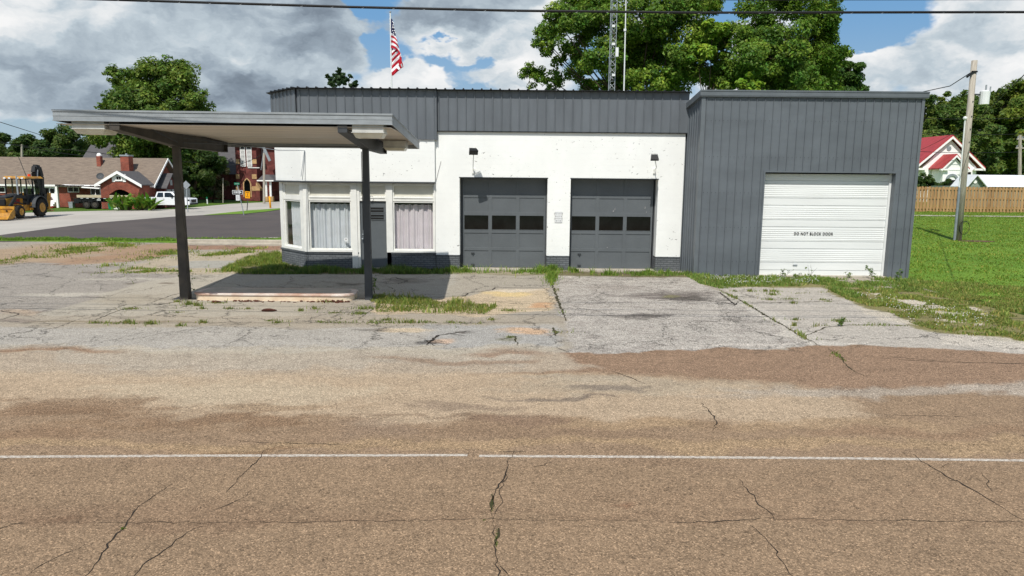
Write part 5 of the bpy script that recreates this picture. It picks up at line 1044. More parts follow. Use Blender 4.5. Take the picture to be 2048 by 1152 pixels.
# right utility pole
PB=Vector((at(1915,482,34).x,34,hz1(22,34)-.1)); PT=at(1949,121,34); t=thing('utility_pole',tuple(PB),'weathered wooden utility pole with grey transformer on the lawn','utility pole')
m=M(); m.tube([PB,PB.lerp(PT,.5),PT],[.165,.145,.125],14); m.build('pole',MT['polewood'],t,smooth=True)
m=M(); m.tube([PB+Vector((-.19,-.06,0)),PB.lerp(PT,.31)+Vector((-.19,-.06,0))],.06,8); m.build('cable_guard',MT['greypipe'],t); m=M(); m.tube([PB.lerp(PT,.31)+Vector((-.19,-.06,0)),PB.lerp(PT,.68)+Vector((-.19,-.02,0))],.032,8); m.ball(PB.lerp(PT,.69)+Vector((-.2,-.02,0)),.09,8); m.build('riser_pipe',MT['whitemetal'],t)
tr=at(1966,196,34); m=M(); m.tube([(tr.x,33.9,tr.z-.3),(tr.x,33.9,tr.z+.28),(tr.x,33.9,tr.z+.33)],[.21,.21,.12],14); o=m.build('transformer',MT['whitemetal'],t,smooth=False); m=M(); m.tube([(tr.x+.03,33.9,tr.z+.3),(tr.x+.03,33.9,tr.z+.58)],.035,8); m.tube([(tr.x+.2,33.85,tr.z+.1),(tr.x+.2,33.85,tr.z+.5)],.03,8); m.build('bushing',MT['galv'],o); m=M(); m.box(tr.x-.5,tr.x-.15,33.9,33.98,tr.z+.12,tr.z+.18); m.build('bracket',MT['steelg'],t)
m=M(); a_=PT+Vector((-.12,-.12,-.55)); m.tube([a_,a_+Vector((-.28,-.1,-.22))],.05,8); m.box(PT.x-.16,PT.x+.1,PT.y-.17,PT.y-.12,PT.z-.55,PT.z-.48); m.build('dead_end_clamp',MT['black'],t)
m=M(); [m.tube([PB.lerp(PT,k_)+Vector((.02,-.17,0)),PB.lerp(PT,k_)+Vector((.02,-.12,0))],.025,6) for k_ in (.5,.56,.63,.7,.78)]; m.build('pole_bolts',MT['steelg'],t)['kind']='stuff'
m=M(); cc=at(1925,455,33.9); rg=[(cc.x+.02+.3*math.cos(a)*.8,33.8,cc.z+.32*math.sin(a)) for a in [2*math.pi*i/28 for i in range(29)]]; m.tube(rg,.012,6,cap=False); m.tube([(p[0]+.01,p[1]-.04,p[2]*1.0-.03) for p in rg[3:20]],.012,6); tag(m.build('cable_coil',MT['wire']),'loop of black cable hanging on the utility pole near the ground','cable coil')
m=M(); p_=PB+Vector((.7,-.3,.11)); m.ball((p_.x,p_.y,hz1(p_.x,p_.y)-.01),.9,10,0,(1,.45,.03)); o=m.build('bare_soil_terrain',MT['dirt']); o['kind']='structure'
def pole(u,vb,vt,Y,r,lab,arms=(),z0=None,extra=True,grp=None):
    b_=at(u,vb,Y); tp=at(u,vt,Y); z0=0 if z0 is None else z0; t=thing('utility_pole',(b_.x,Y,z0),lab,'utility pole',grp); m=M(); m.tube([(b_.x,Y,z0),(tp.x,Y,tp.z)],[r*1.2,r],8); m.build('pole',MT['polewood'],t)
    for za in arms: q=at(u,za,Y).z; m=M(); m.box(b_.x-1.0,b_.x+1.0,Y-.06,Y+.06,q-.06,q+.06); m.build('crossarm',MT['polewood'],t); m=M(); [m.tube([(b_.x+k,Y,q+.06),(b_.x+k,Y,q+.25)],.05,6) for k in (-.9,-.45,.45,.9)]; m.build('insulator',MT['galv'],t)
    return t
pole(2040,400,270,70,.14,'distant crossarm utility pole near the right edge before the forest',(278,296),1.0)
pole(44,400,289,100,.14,'distant wooden pole rising behind the brick house roof',()); pole(528,402,306,80,.12,'thin utility pole in front of the church porch'); pole(446,402,356,81,.05,'bare thin grey post left of the church tower')
WR=0
def wire(pts,r,lab,n=24,sag=0.,name='overhead_cable',grp='overhead cables'):
    m=M(); P=[Vector(p) for p in pts]; Q=[]
    for a,b_ in zip(P,P[1:]):
        for i in range(n): s=i/n; Q.append(a.lerp(b_,s)+Vector((0,0,-4*sag*s*(1-s))))
    Q.append(P[-1]); m.tube(Q,r,8); return tag(m.build(name,MT['wire'],smooth=True),lab,'cable',grp)
c_=wire([(-22,12.2,6.6),(-11,12.2,6.1),(-5.15,12.2,5.975),(-2.7,12.2,5.925),(0,12.2,5.89),(3.04,12.2,5.885),(8.34,12.2,5.94),(14,12.2,6.08),(24,12.2,6.6)],.02,'thick lashed black cable crossing the top of the picture',12)
m=M(); rs=random.Random(4); x=-8.
while x<9:   # lashing wire showing as pale turns
    zc=np.interp(x,[-11,-5.15,-2.7,0,3.04,8.34,14],[6.1,5.975,5.925,5.89,5.885,5.94,6.08]); Q=[Vector((x+i*.016,12.2-.023*math.cos(i*.45),zc+.0+.023*math.sin(i*.45-1.5))) for i in range(8)]; m.tube(Q,.003,4); x+=.50
link_=m.build('lashing_wire',MT['galv'],c_)
c3=[at(1100,-3,12.25),at(1500,0,12.25),at(2048,-1,12.25)]; wire([(-22,12.25,6.7),c3[0],c3[1],c3[2],(24,12.25,6.6)],.008,'thin cable just touching the top edge above the thick one',10)
wire([(-25,12.6,6.7),(0,12.6,6.35),(25,12.6,6.8)],.015,'upper cable above the picture that shades the forecourt',16); wire([(-25,12.9,7.6),(0,12.9,7.3),(25,12.9,7.7)],.015,'topmost cable above the picture that shades the forecourt',16)
wire([at(1945,143,34),at(1900,172,36),at(1700,215,42)],.02,'cable running from the utility pole top down behind the metal garage',10); wire([at(1958,238,34),at(2048,150,22),at(2200,20,14)],.014,'cable rising from the transformer to the upper right',10)
wire([at(1955,236,34),at(1840,300,46),at(1700,330,60)],.012,'service cable from the utility pole toward the church',10,.1)
for i,(v0,v1,lab) in enumerate([(232,236,'upper of the distant wires in front of the forest'),(262,268,'middle of the distant wires in front of the forest'),(298,304,'lowest of the distant wires in front of the forest')]): wire([at(1700,v0-6,70),at(2040,v1,70),at(2300,v1+5,70)],.022,lab,8,.3)
wire([at(-60,225,60),at(88,272,100)],.035,'steep distant wire over the brick house roof',10); wire([at(-60,262,90),at(44,293,100),at(250,320,92)],.03,'middle distant wire over the brick house roof',10,.2); wire([at(-60,276,80),at(150,300,85),at(470,330,80),at(528,306,80)],.03,'long distant wire passing the church tower',10,.2)
# ------------------------------------------------------------------ signs by the side street
sp=G(488,430.5); t=thing('street_sign_post',tuple(sp),'leaning sign post with green street name, one-way arrow and white parking notice','sign')
tz=at(486,366,sp.y); d_=at(473,366,sp.y); top=Vector((at(474,366,sp.y).x,sp.y,tz.z)); m=M(); m.bar(sp,top,.05,.05); m.build('post',MT['galv'],t)
def plate(m,c_,w_,h_,y,mi=0): m.box(c_.x-w_/2,c_.x+w_/2,y-.006,y+.006,c_.z-h_/2,c_.z+h_/2,mi)
Ys=sp.y; kx=Ys/F
c_=at(474,367.5,Ys); m=M(); plate(m,c_,10.5*kx,4.6*kx,Ys-.04); o=m.build('street_name_plate',MT['green'],t); text('CHURCH ST',.11,(c_.x,Ys-.05,c_.z),MT['signwhite'],o) if False else None
m=M(); 
for i in range(6): m.box(c_.x-.15+i*.055,c_.x-.115+i*.055,Ys-.049,Ys-.047,c_.z-.03,c_.z+.03)
m.build('lettering',MT['galv'],o,whole=True)
c_=at(475.5,384.5,Ys); m=M(); plate(m,c_,20.5*kx,8*kx,Ys-.045); o=m.build('one_way_plate',MT['signwhite'],t)
m=M(); plate(m,c_,19*kx,6.6*kx,Ys-.0535); m.build('black_field',MT['ink'],o)
m=M(); x0,x1=c_.x-8*kx,c_.x+8*kx; y_=Ys-.0625; m.prism([(x0,y_,c_.z-1.7*kx),(x1-5*kx,y_,c_.z-1.7*kx),(x1-5*kx,y_,c_.z-3.0*kx),(x1,y_,c_.z),(x1-5*kx,y_,c_.z+3.0*kx),(x1-5*kx,y_,c_.z+1.7*kx),(x0,y_,c_.z+1.7*kx)],(0,.002,0)); m.build('arrow',MT['signwhite'],o)
text('ONE WAY',2.9*kx,(c_.x-2.2*kx,y_-.004,c_.z),MT['ink'],o,bold=.003)
c_=at(476,395.5,Ys); m=M(); plate(m,c_,7.3*kx,11*kx,Ys-.045); o=m.build('notice_plate',MT['signwhite'],t); m=M()
for i in range(5): m.box(c_.x-2*kx,c_.x+2*kx,Ys-.055,Ys-.053,c_.z+(3.2-1.5*i)*kx,c_.z+(3.7-1.5*i)*kx)
m.build('lettering',MT['inkgrey'],o)
sp=G(494,421); Ys=sp.y; kx=Ys/F; t=thing('warning_sign',tuple(sp),'amber yellow rectangular warning sign on a short dark post','sign'); m=M(); m.bar(sp,at(495.5,400,Ys),.06,.06); m.build('post',MT['steelg'],t)
c_=at(495.5,389.5,Ys); T=Matrix.Translation((c_.x,Ys-.05,c_.z))@Matrix.Rotation(.05,4,'Y'); m=M(T); m.box(-5*kx,5*kx,-.01,.01,-7*kx,6.6*kx); o=m.build('plate',MT['signyellow'],t,bevel=.02)
m=M(T); m.ball((0,-.02,1.8*kx),.6*kx,6,0,(1,.3,1)); m.prism([(-1.2*kx,-.02,-2*kx),(0,-.02,1.4*kx),(1.2*kx,-.02,-2*kx),(0,-.02,-.8*kx)],(0,.005,0)); m.box(-3.2*kx,3.2*kx,-.02,-.012,3.8*kx,4.8*kx); m.box(-2.6*kx,2.6*kx,-.02,-.012,-4.4*kx,-3.5*kx); m.build('symbol',MT['ink'],o)
sp=G(541,416); Ys=sp.y; m=M(); m.tube([sp,at(539,394,Ys)],.09,10); m.ball(at(539,394,Ys),.09,8); tag(m.build('bollard',MT['signyellow'],smooth=True),'yellow steel bollard beside the side street near the church porch','bollard')
sp=G(415,408); Ys=sp.y; m=M(); m.tube([sp,at(414,398,Ys)],.07,8); m.tube([at(414,398,Ys),at(413.5,394,Ys)],.08,8,1); tag(m.build('marker_post',[MT['signwhite'],MT['green']]),'short green and white marker post on the church lawn','marker post')
c_=at(372,370,60); m=M(); r=.36; m.prism([(c_.x-r,60,c_.z),(c_.x,60,c_.z-r),(c_.x+r,60,c_.z),(c_.x,60,c_.z+r)],(0,.02,0)); m.box(c_.x-.03,c_.x+.03,60.021,60.08,0,c_.z+.2); tag(m.build('diamond_sign',MT['galv']),'grey back of a diamond shaped sign half hidden by the canopy post','sign')
# ------------------------------------------------------------------ brick ranch house
t=thing('brick_house',(-41,68,0),'long red brick house with brown shingle roof and a white trimmed gable porch','house')
X0,X1=-56.,-34.0; Yf,Yb=67.,73.; EZ,RZ=2.05,4.65; Ym=70.
m=M(); m.box(X0,X1,Yf+.4,Yb-.4,0,EZ); m.prism([(X1-.35,Yf+.4,EZ),(X1-.35,Ym,RZ-.25),(X1-.35,Yb-.4,EZ)],(.35,0,0)); m.build('wall',MT['redbrick'],t)
m=M(); 
for (a,b_) in ((Yf,Ym),(Yb,Ym)): m.hexa([(X0,a,EZ-.05),(X1+.45,a,EZ-.05),(X1+.45,b_,RZ-.08),(X0,b_,RZ-.08)],[(X0,a,EZ+.06),(X1+.45,a,EZ+.06),(X1+.45,b_,RZ+.03),(X0,b_,RZ+.03)])
rf=m.build('roof',MT['shingle'],t); m=M(); m.box(X0,X1+.45,Yf-.06,Yf-.002,EZ-.12,EZ+.05)
for a in (Yf,Yb): m.hexa([(X1+.46,a,EZ-.18),(X1+.52,a,EZ-.18),(X1+.52,Ym,RZ-.16),(X1+.46,Ym,RZ-.16)],[(X1+.46,a,EZ+.05),(X1+.52,a,EZ+.05),(X1+.52,Ym,RZ+.03),(X1+.46,Ym,RZ+.03)])
m.build('fascia',MT['farwhite'],t)
# front gable porch
gc=at(237,345,65).x; gw=1.75; gz=at(237,343,65).z; ge=at(205,366,65).z
m=M(); m.box(gc-gw,gc-gw+.75,65.0,65.3,0,ge); m.box(gc+gw-.75,gc+gw,65.0,65.3,0,ge); m.box(gc-gw,gc+gw,65.301,Yf+.3,ge-.1,ge-.02)
# arch spandrel and gable
P=[(gc-gw,ge)]+[(gc-gw,1.3),(gc-1.0,1.3)]; N_=10; arc=[(gc-1.0+2.0*i/N_,1.3+.45*math.sin(math.pi*i/N_)) for i in range(N_+1)]
for (a,b_) in zip(arc,arc[1:]): m.prism([(a[0],65.02,a[1]),(b_[0],65.02,b_[1]),(b_[0],65.02,ge),(a[0],65.02,ge)],(0,.25,0))
m.prism([(gc-gw,65.02,ge+.001),(gc+gw,65.02,ge+.001),(gc,65.02,gz-.1)],(0,.25,0)); m.box(gc+gw-.2,gc+gw,65.3,Yf+.4,0,ge); m.build('porch_wall',MT['redbrick'],t)
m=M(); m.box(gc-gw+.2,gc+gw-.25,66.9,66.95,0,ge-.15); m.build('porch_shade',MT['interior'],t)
m=M()
for s in (-1,1): m.hexa([(gc,64.8,gz-.02),(gc+s*(gw+.35),64.8,ge-.2),(gc+s*(gw+.35),68.,ge-.2),(gc,68.4,gz-.02)],[(gc,64.8,gz+.05),(gc+s*(gw+.35),64.8,ge-.12),(gc+s*(gw+.35),68.,ge-.12),(gc,68.4,gz+.05)])
m.build('porch_roof',MT['shingleg'],t); m=M()
for s in (-1,1): m.hexa([(gc,64.72,gz-.2),(gc+s*(gw+.38),64.72,ge-.38),(gc+s*(gw+.38),64.79,ge-.38),(gc,64.79,gz-.2)],[(gc,64.72,gz+.06),(gc+s*(gw+.38),64.72,ge-.12),(gc+s*(gw+.38),64.79,ge-.12),(gc,64.79,gz+.06)])
m.build('bargeboard',MT['farwhite'],t)
m=M(); cz=at(237,356,65).z; m.box(gc-.33,gc+.33,64.95,65.01,cz-.28,cz+.3); m.box(gc-.62,gc-.36,64.97,65.01,cz-.35,cz+.35); m.box(gc+.36,gc+.62,64.97,65.01,cz-.35,cz+.35); wn_=m.build('gable_window',MT['farwhite'],t); m=M(); m.box(gc-.2,gc-.01,64.94,64.949,cz-.14,cz+.14); m.box(gc+.01,gc+.2,64.94,64.949,cz-.14,cz+.14); m.build('pane',MT['darkglass'],wn_)
# chimneys
c_=at(252,345,68); m=M(); zc=at(252,310,68).z; m.box(c_.x-.4,c_.x+.38,67.9,68.7,2.2,zc-.12); m.build('chimney',MT['redbrick'],rf); m=M(); m.box(c_.x-.45,c_.x+.43,67.85,68.75,zc-.119,zc+.02); m.tube([(c_.x,68.3,zc+.02),(c_.x,68.3,zc+.15)],.1,8); m.build('chimney_cap',MT['galv'],rf)
c_=at(196.5,320,69); m=M(); zc=at(196.5,312,69).z; m.box(c_.x-.18,c_.x+.2,69,69.4,3.2,zc); m.build('chimney',MT['redbrick'],rf); m=M(); m.ball((c_.x,69.2,zc+.05),.22,8,0,(1,1,1.1)); m.build('chimney_cap',MT['farwhite'],rf)
c_=at(163.5,360,67.6); m=M(); m.tube([(c_.x,67.8,c_.z-.15),(c_.x,67.8,c_.z+.1)],[.12,.03],8); m.build('roof_vent',MT['farwhite'],rf)
# porch canopy left, windows, door
m=M(); a,b_=at(165,375,65.5),at(207,378,65.5); m.hexa([(a.x,65.3,a.z-.02),(b_.x,65.3,b_.z-.02),(b_.x,67,b_.z+.15),(a.x,67,a.z+.15)],[(a.x,65.3,a.z+.06),(b_.x,65.3,b_.z+.06),(b_.x,67,b_.z+.2),(a.x,67,a.z+.2)]); m.box(b_.x-.22,b_.x-.08,65.35,65.45,0,b_.z-.02)
a,b_=at(113,371,65.8),at(165,374,65.8); m.hexa([(a.x,65.8,a.z-.1),(b_.x,65.8,b_.z-.06),(b_.x,67,b_.z+.05),(a.x,67,a.z+.05)],[(a.x,65.8,a.z),(b_.x,65.8,b_.z),(b_.x,67,b_.z+.1),(a.x,67,a.z+.1)]); q=at(113,371,66); m.box(q.x-.1,q.x+.08,65.9,66.1,0,q.z-.1)
m.build('porch_awning',MT['farwhite'],t)
m=M(); a=at(112,371,65.7); b_=at(205,374,65.7); rs=random.Random(8)
for i in range(12): s=i/12; p_=a.lerp(b_,s); m.box(p_.x,p_.x+.42,65.55,65.75,p_.z-.07-rs.random()*.05,p_.z+.05+rs.random()*.05)
m.build('torn_gutter',MT['steel'],t)
def win(u0,u1,v0,v1,y,par,fr=.06,name='window'):
    a,b_=at(u0,v1,y),at(u1,v0,y); m=M(); m.box(a.x,b_.x,y-.03,y+.02,a.z,b_.z); o=m.build(name,MT['farwhite'],par); m=M(); xm=(a.x+b_.x)/2; m.box(a.x+fr,xm-fr/2,y-.04,y-.031,a.z+fr,b_.z-fr); m.box(xm+fr/2,b_.x-fr,y-.04,y-.031,a.z+fr,b_.z-fr); m.build('pane',MT['darkglass'],o); return o
win(136,158,374,384.5,67.36,t); win(182,200,375,390,67.36,t); win(88,99,376,390,67.36,t); win(-14,10,374,385,67.36,t)
a,b_=at(101,413,67.3),at(110,374,67.3); m=M(); m.box(a.x,b_.x,67.3,67.38,.5,b_.z); dd=m.build('door',MT['farwhite'],t); m=M(); m.box(a.x+.1,b_.x-.1,67.28,67.299,1.3,b_.z-.15); m.build('pane',MT['darkglass'],dd)
m=M(); a=at(84,413,67.2); b_=at(113,376,67.2); m.box(a.x-2,b_.x,67.33,67.395,0,EZ-.1); m.build('white_siding',MT['farwhite'],t)
m=M(); m.box(a.x-.1,a.x+1.0,66.9,67.2,.65,.95); m.build('porch_rail',MT['mauve'],t); m=M()
for i in range(4): m.box(a.x+.2+.1*i,a.x+1.5,66.3+.22*i,66.52+.22*i,.0,.16*(i+1))
m.build('steps',MT['farwhite'],t)
# right gable end details: small gable bump and bay with awning
gx_=X1; m=M(); m.box(gx_,gx_+.9,68.2,70.6,0,1.9); m.prism([(gx_,68.2,1.9),(gx_,69.4,3.1),(gx_,70.6,1.9)],(.9,0,0)); m.build('side_porch_wall',MT['darkbrick'],t)
m=M()
for a,b_ in ((68.0,69.4),(70.8,69.4)): m.hexa([(gx_,a,1.8),(gx_+1.15,a,1.8),(gx_+1.15,b_,3.15),(gx_,b_,3.15)],[(gx_,a,1.9),(gx_+1.15,a,1.9),(gx_+1.15,b_,3.25),(gx_,b_,3.25)])
m.hexa([(gx_+.1,70.9,1.75),(gx_+1.5,70.9,1.75),(gx_+1.2,72.6,1.75),(gx_+.1,72.6,1.75)],[(gx_,71.2,2.4),(gx_+.2,71.2,2.4),(gx_+.2,72.3,2.4),(gx_,72.3,2.4)]); m.build('side_porch_roof',MT['shingleg'],t)
m=M(); m.box(gx_+.91,gx_+.96,68.4,69.2,.9,1.7); m.box(gx_+.91,gx_+.96,69.4,70.4,.9,1.7); m.box(gx_+.1,gx_+1.3,71,72.5,.2,1.74); m.box(gx_+.91,gx_+.95,69.2,69.6,2.1,2.6); m.build('side_window',MT['galv'],t)
c_=at(199,352,66); m=M(); n=14; ring=[]; cx,cy,cz=c_.x+.05,66,c_.z
T=Matrix.Translation((cx,cy,cz))@Matrix.Rotation(math.radians(62),4,'X')@Matrix.Rotation(.2,4,'Y'); m.T=T
for j,(r,z) in enumerate(((0,-.06),(.2,-.045),(.33,0))): pass
V=[(0,0,-.07)]+[(.2*math.cos(2*math.pi*i/n),.2*math.sin(2*math.pi*i/n),-.045) for i in range(n)]+[(.33*math.cos(2*math.pi*i/n),.33*math.sin(2*math.pi*i/n),0) for i in range(n)]
m.add(V,[(0,1+i,1+(i+1)%n) for i in range(n)]+[(1+i,n+1+i,n+1+(i+1)%n,1+(i+1)%n) for i in range(n)]); td=thing('satellite_dish',(cx,66.2,cz-.7),'dark satellite dish on the house roof left of the porch gable','satellite dish'); m.build('dish',MT['steelg'],td); m=M(); m.tube([(cx,66.05,cz-.03),(cx+.35,66.3,cz-.65)],.025,6); m.build('arm',MT['galv'],td)
# bins, clutter by the house
for (u0,u1,v0,v1,Y,mt,nm,lab) in ((216,226,406.5,413.5,64,'green','storage_tub','green storage tub under the tail of the black trailer'),(226.5,238,406.5,413.5,64,'trim','storage_box','white storage box beside the green tub under the trailer'),(98,106,413,416,65,'red2','toy_cart','low red object at the foot of the house steps'),(137,145,404,412,65.5,'galv','air_conditioner','small grey air conditioner by the brick wall left of the trailer')):
    a,b_=at(u0,v1,Y),at(u1,v0,Y); z0=0; m=M(); m.hexa([(a.x+.03,Y,z0),(b_.x-.03,Y,z0),(b_.x-.03,Y+.4,z0),(a.x+.03,Y+.4,z0)],[(a.x,Y-.02,b_.z-.05),(b_.x,Y-.02,b_.z-.05),(b_.x,Y+.42,b_.z-.05),(a.x,Y+.42,b_.z-.05)]); m.box(a.x-.02,b_.x+.02,Y-.04,Y+.44,b_.z-.049,b_.z); tag(m.build(nm,MT[mt],bevel=.01),lab,nm.replace('_',' '))
# ------------------------------------------------------------------ dump trailer, pickup
def wheel(c_,r,w_,ax,par,rim='yellow',lug=0,hub=.55):
    c_=Vector(c_);ax=Vector(ax).normalized(); m=M(); P=[c_-ax*w_/2,c_-ax*w_*.38,c_+ax*w_*.38,c_+ax*w_/2]; m.tube(P,[r*.9,r,r,r*.9],24)
    if lug:
        s=ax.cross(Vector((0,0,1))).normalized()
        for i in range(lug):
            a=2*math.pi*i/lug
            for sg in (-1,1):
                a2=a+(sg*math.pi/lug*.5); d1=s*math.cos(a2)+Vector((0,0,1))*math.sin(a2); d2=s*math.cos(a2+.22)+Vector((0,0,1))*math.sin(a2+.22); m.bar(c_+d1*r*1.02+ax*sg*w_*.47,c_+d2*r*1.02+ax*sg*w_*.05,r*.09,r*.09,up=tuple(d1))
    o=m.build('wheel',MT['rubber'],par); m=M(); m.tube([c_-ax*(w_/2+.012),c_+ax*(w_/2+.012)],r*hub,20); m.tube([c_-ax*(w_/2+.04),c_+ax*(w_/2+.04)],r*.2,12); m.build('rim',MT[rim],o); return o
Yt=65.; xa,xb=at(146,400,Yt).x,at(262,400,Yt).x; t=thing('dump_trailer',((xa+xb)/2,Yt,0),'black tandem axle dump trailer with a pale board along its top','trailer')
zb,zt2=at(200,404,Yt).z,at(200,395.5,Yt).z
m=M(); m.box(xa+.5,xb,Yt,Yt+2.0,zb,zt2); m.box(xa+.05,xa+.5,Yt+.02,Yt+1.9,zb-.15,zt2-.1); 
for i in range(9): x=xa+.7+i*.52; m.box(x,x+.06,Yt-.05,Yt-.001,zb,zt2-.08)
m.box(xa+.5,xb+.02,Yt-.07,Yt-.051,zt2-.08,zt2+.0); m.box(xa+.4,xb+.9,Yt+.1,Yt+.2,zb-.14,zb-.002); m.build('bed',MT['black'],t)
m=M(); m.box(xa+.35,xb,Yt+.02,Yt+.08,zt2+.002,zt2+.24); m.build('side_board',MT['timber'],t)
m=M(); 
for i in range(8): x=xa+.75+i*.52; m.box(x,x+.22,Yt-.085,Yt-.0705,zt2-.07,zt2-.03)
m.box(xa+2.2,xa+2.55,Yt-.06,Yt-.052,zb+.15,zb+.22); m.build('white_marks',MT['signwhite'],t)
for u in (173,189.5): wheel((at(u,410,Yt).x,Yt+.12,.36),.36,.24,(0,1,0),t,'steel')
m=M(); x=at(181,410,Yt).x; m.box(x-.85,x+.85,Yt-.02,Yt+.3,.76,.8); m.build('mudguard',MT['black'],t)
# pickup
Yp=65.2; xr=at(379,400,Yp).x; T=Matrix.Translation((xr,Yp,0))@Matrix.Scale(.88,4); t=thing('pickup_truck',(xr-3,Yp+.9,0),'white crew cab pickup truck parked beside the brick house behind the banana plants','pickup truck')
def side(pts,y0,y1,mi=0,T_=None):
    m=M(T_ or T); m.prism([(a,y0,c_) for a,c_ in pts],(0,y1-y0,0),mi); return m
k=1.0
body=[(-5.8,.45),(-4.9,.45),(-4.75,.75),(-4.5,.82),(-4.2,.75),(-4.05,.42),(-1.5,.42),(-1.4,.75),(-1.12,.85),(-.85,.75),(-.72,.42),(-.05,.45),(0,.62),(0,1.02),(-.12,1.12),(-1.3,1.2),(-5.8,1.2)]
o=side(body,0,1.9).build('body',MT['wpaint'],t,bevel=.03)
cab=[(-3.6,1.2),(-3.5,1.72),(-3.3,1.78),(-2.0,1.78),(-1.8,1.72),(-1.15,1.2)]
m=M(T); m.hexa([(-3.6,.05,1.2),(-1.15,.05,1.2),(-1.15,1.85,1.2),(-3.6,1.85,1.2)],[(-3.45,.2,1.78),(-1.95,.2,1.78),(-1.95,1.7,1.78),(-3.45,1.7,1.78)]); m.build('cab',MT['wpaint'],t,bevel=.04)
m=M(T)
def gl(x0,x1,x2,x3): m.poly([(x0,.045,1.24),(x1,.045,1.24),(x2,.155,1.70),(x3,.155,1.70)])
gl(-3.42,-2.72,-2.78,-3.3); gl(-2.6,-1.5,-2.0,-2.62); m.poly([(-1.16,.2,1.24),(-1.16,1.7,1.24),(-1.86,1.55,1.72),(-1.86,.35,1.72)]); m.build('window_glass',MT['carglass'],t)
for x in (-4.48,-1.12): wheel(T@Vector((x,.1,.38)),.38,.26,(0,1,0),t,'galv')
m=M(T); m.box(0.001,.06,.1,1.8,.45,.62); m.box(.001,.03,.4,1.5,.68,1.0); m.build('bumper',MT['black'],t); m=M(T); m.box(-1.9,-1.72,-.12,-.01,1.22,1.38); m.build('mirror',MT['black'],t); m=M(T); [m.box(x,x+.16,-.015,-.001,1.02,1.06) for x in (-2.75,-3.5)]; m.build('door_handle',MT['black'],t); m=M(T); m.box(-.25,-.01,-.01,.05,.85,1.02); m.build('headlight',MT['carglass'],t)
# ------------------------------------------------------------------ backhoe loader
rw=G(79,434.5); fwd=Vector((.06,-.99,0)).normalized(); lft_=Vector((-fwd.y,fwd.x,0)); org=rw-lft_*.85-Vector((0,0,0))
org=Vector((org.x,org.y,0)); TB=Matrix(((fwd.x,lft_.x,0,org.x),(fwd.y,lft_.y,0,org.y),(0,0,1,0),(0,0,0,1)))@Matrix.Scale(1.08,4)
t=thing('backhoe_loader',tuple(org),'yellow and black backhoe loader parked on the pale side street','backhoe loader')
def bm_(f,name,mt,bev=0.,par=None,**k):
    m=M(TB); f(m); return m.build(name,MT[mt],par or t,bevel=bev,**k)
for s in (-1,1):
    wheel(TB@Vector((0,s*.85,.66)),.62,.42,lft_,t,'yellow',14); wheel(TB@Vector((2.1,s*.8,.47)),.44,.3,lft_,t,'yellow',12)
bm_(lambda m:(m.box(-.9,3.0,-.35,.35,.45,.85),m.box(.3,1.4,-.62,.62,.5,.86)),'chassis','yellow',.02)
bm_(lambda m:(m.box(.45,.75,.62,.8,.52,1.0),),'step_box','yellow',.02)
bm_(lambda m:(m.hexa([(.95,-.4,.86),(2.75,-.38,.86),(2.75,.38,.86),(.95,.4,.86)],[(.95,-.4,1.5),(2.55,-.34,1.32),(2.55,.34,1.32),(.95,.4,1.5)]),),'engine_cover','yellow',.04)
bm_(lambda m:(m.hexa([(.93,-.42,1.501),(2.6,-.36,1.325),(2.6,.36,1.325),(.93,.42,1.501)],[(.93,-.38,1.62),(2.5,-.3,1.42),(2.5,.3,1.42),(.93,.38,1.62)]),m.box(2.6,2.78,-.37,.37,.86,1.3)),'hood_top','black',.04)
def cabf(m):
    for x in (-.75,.2,.9):
        for s in (-1,1): m.bar((x,s*.68,.9),(x*.95,s*.64,2.55),.07,.07)
    m.box(-.78,.92,-.7,.7,.86,1.0); m.box(-.78,.92,-.66,.66,2.5,2.56)
    for s in (-1,1): m.bar((.9,s*.68,1.5),(-.0,s*.68,1.5),.06,.06)
    m.box(-.4,.1,-.3,.3,1.0,1.35); m.box(-.5,-.36,-.3,.3,1.3,1.9); m.box(.1,.8,.62,.66,1.0,1.5)
bm_(cabf,'cab_frame','black'); bm_(lambda m:(m.box(-.72,.86,-.62,-.615,1.05,2.48),m.box(-.72,.86,.615,.62,1.52,2.48),m.box(.84,.85,-.6,.6,1.55,2.48)),'cab_glass','glass')
bm_(lambda m:(m.hexa([(-.95,-.75,2.56),(1.1,-.75,2.56),(1.1,.75,2.56),(-.95,.75,2.56)],[(-.85,-.62,2.7),(.95,-.62,2.72),(.95,.62,2.72),(-.85,.62,2.7)]),),'cab_roof','yellow',.03)
bm_(lambda m:[m.box(1.1,1.14,y,y+.14,2.55,2.64) for y in (-.6,-.3,.2,.5)],'work_light','signwhite'); bm_(lambda m:(m.tube([(-.3,.2,2.7),(-.3,.2,2.86)],[.1,.08],10),),'beacon','orange')
bm_(lambda m:(m.tube([(1.35,.36,1.45),(1.35,.36,2.75)],.05,10),),'exhaust_pipe','galv')
def fend(m):
    for s in (-1,1):
        P=[(.72*math.cos(a),.66+.74*math.sin(a)) for a in [math.radians(x) for x in range(0,181,18)]]
        for (a,b_) in zip(P,P[1:]): m.hexa([(a[0],s*.66,a[1]),(b_[0],s*.66,b_[1]),(b_[0],s*1.02,b_[1]),(a[0],s*1.02,a[1])],[(a[0]*1.06,s*.66,a[1]+.04),(b_[0]*1.06,s*.66,b_[1]+.04),(b_[0]*1.06,s*1.02,b_[1]+.04),(a[0]*1.06,s*1.02,a[1]+.04)])
bm_(fend,'rear_fender','steelg')
def arms(m):
    for s in (-1,1): m.bar((.75,s*.62,1.35),(2.0,s*.62,1.45),.09,.2); m.bar((2.0,s*.62,1.45),(3.05,s*.62,.5),.09,.2); m.bar((1.2,s*.62,.9),(2.3,s*.62,1.15),.07,.07)
bm_(arms,'loader_arm','black')
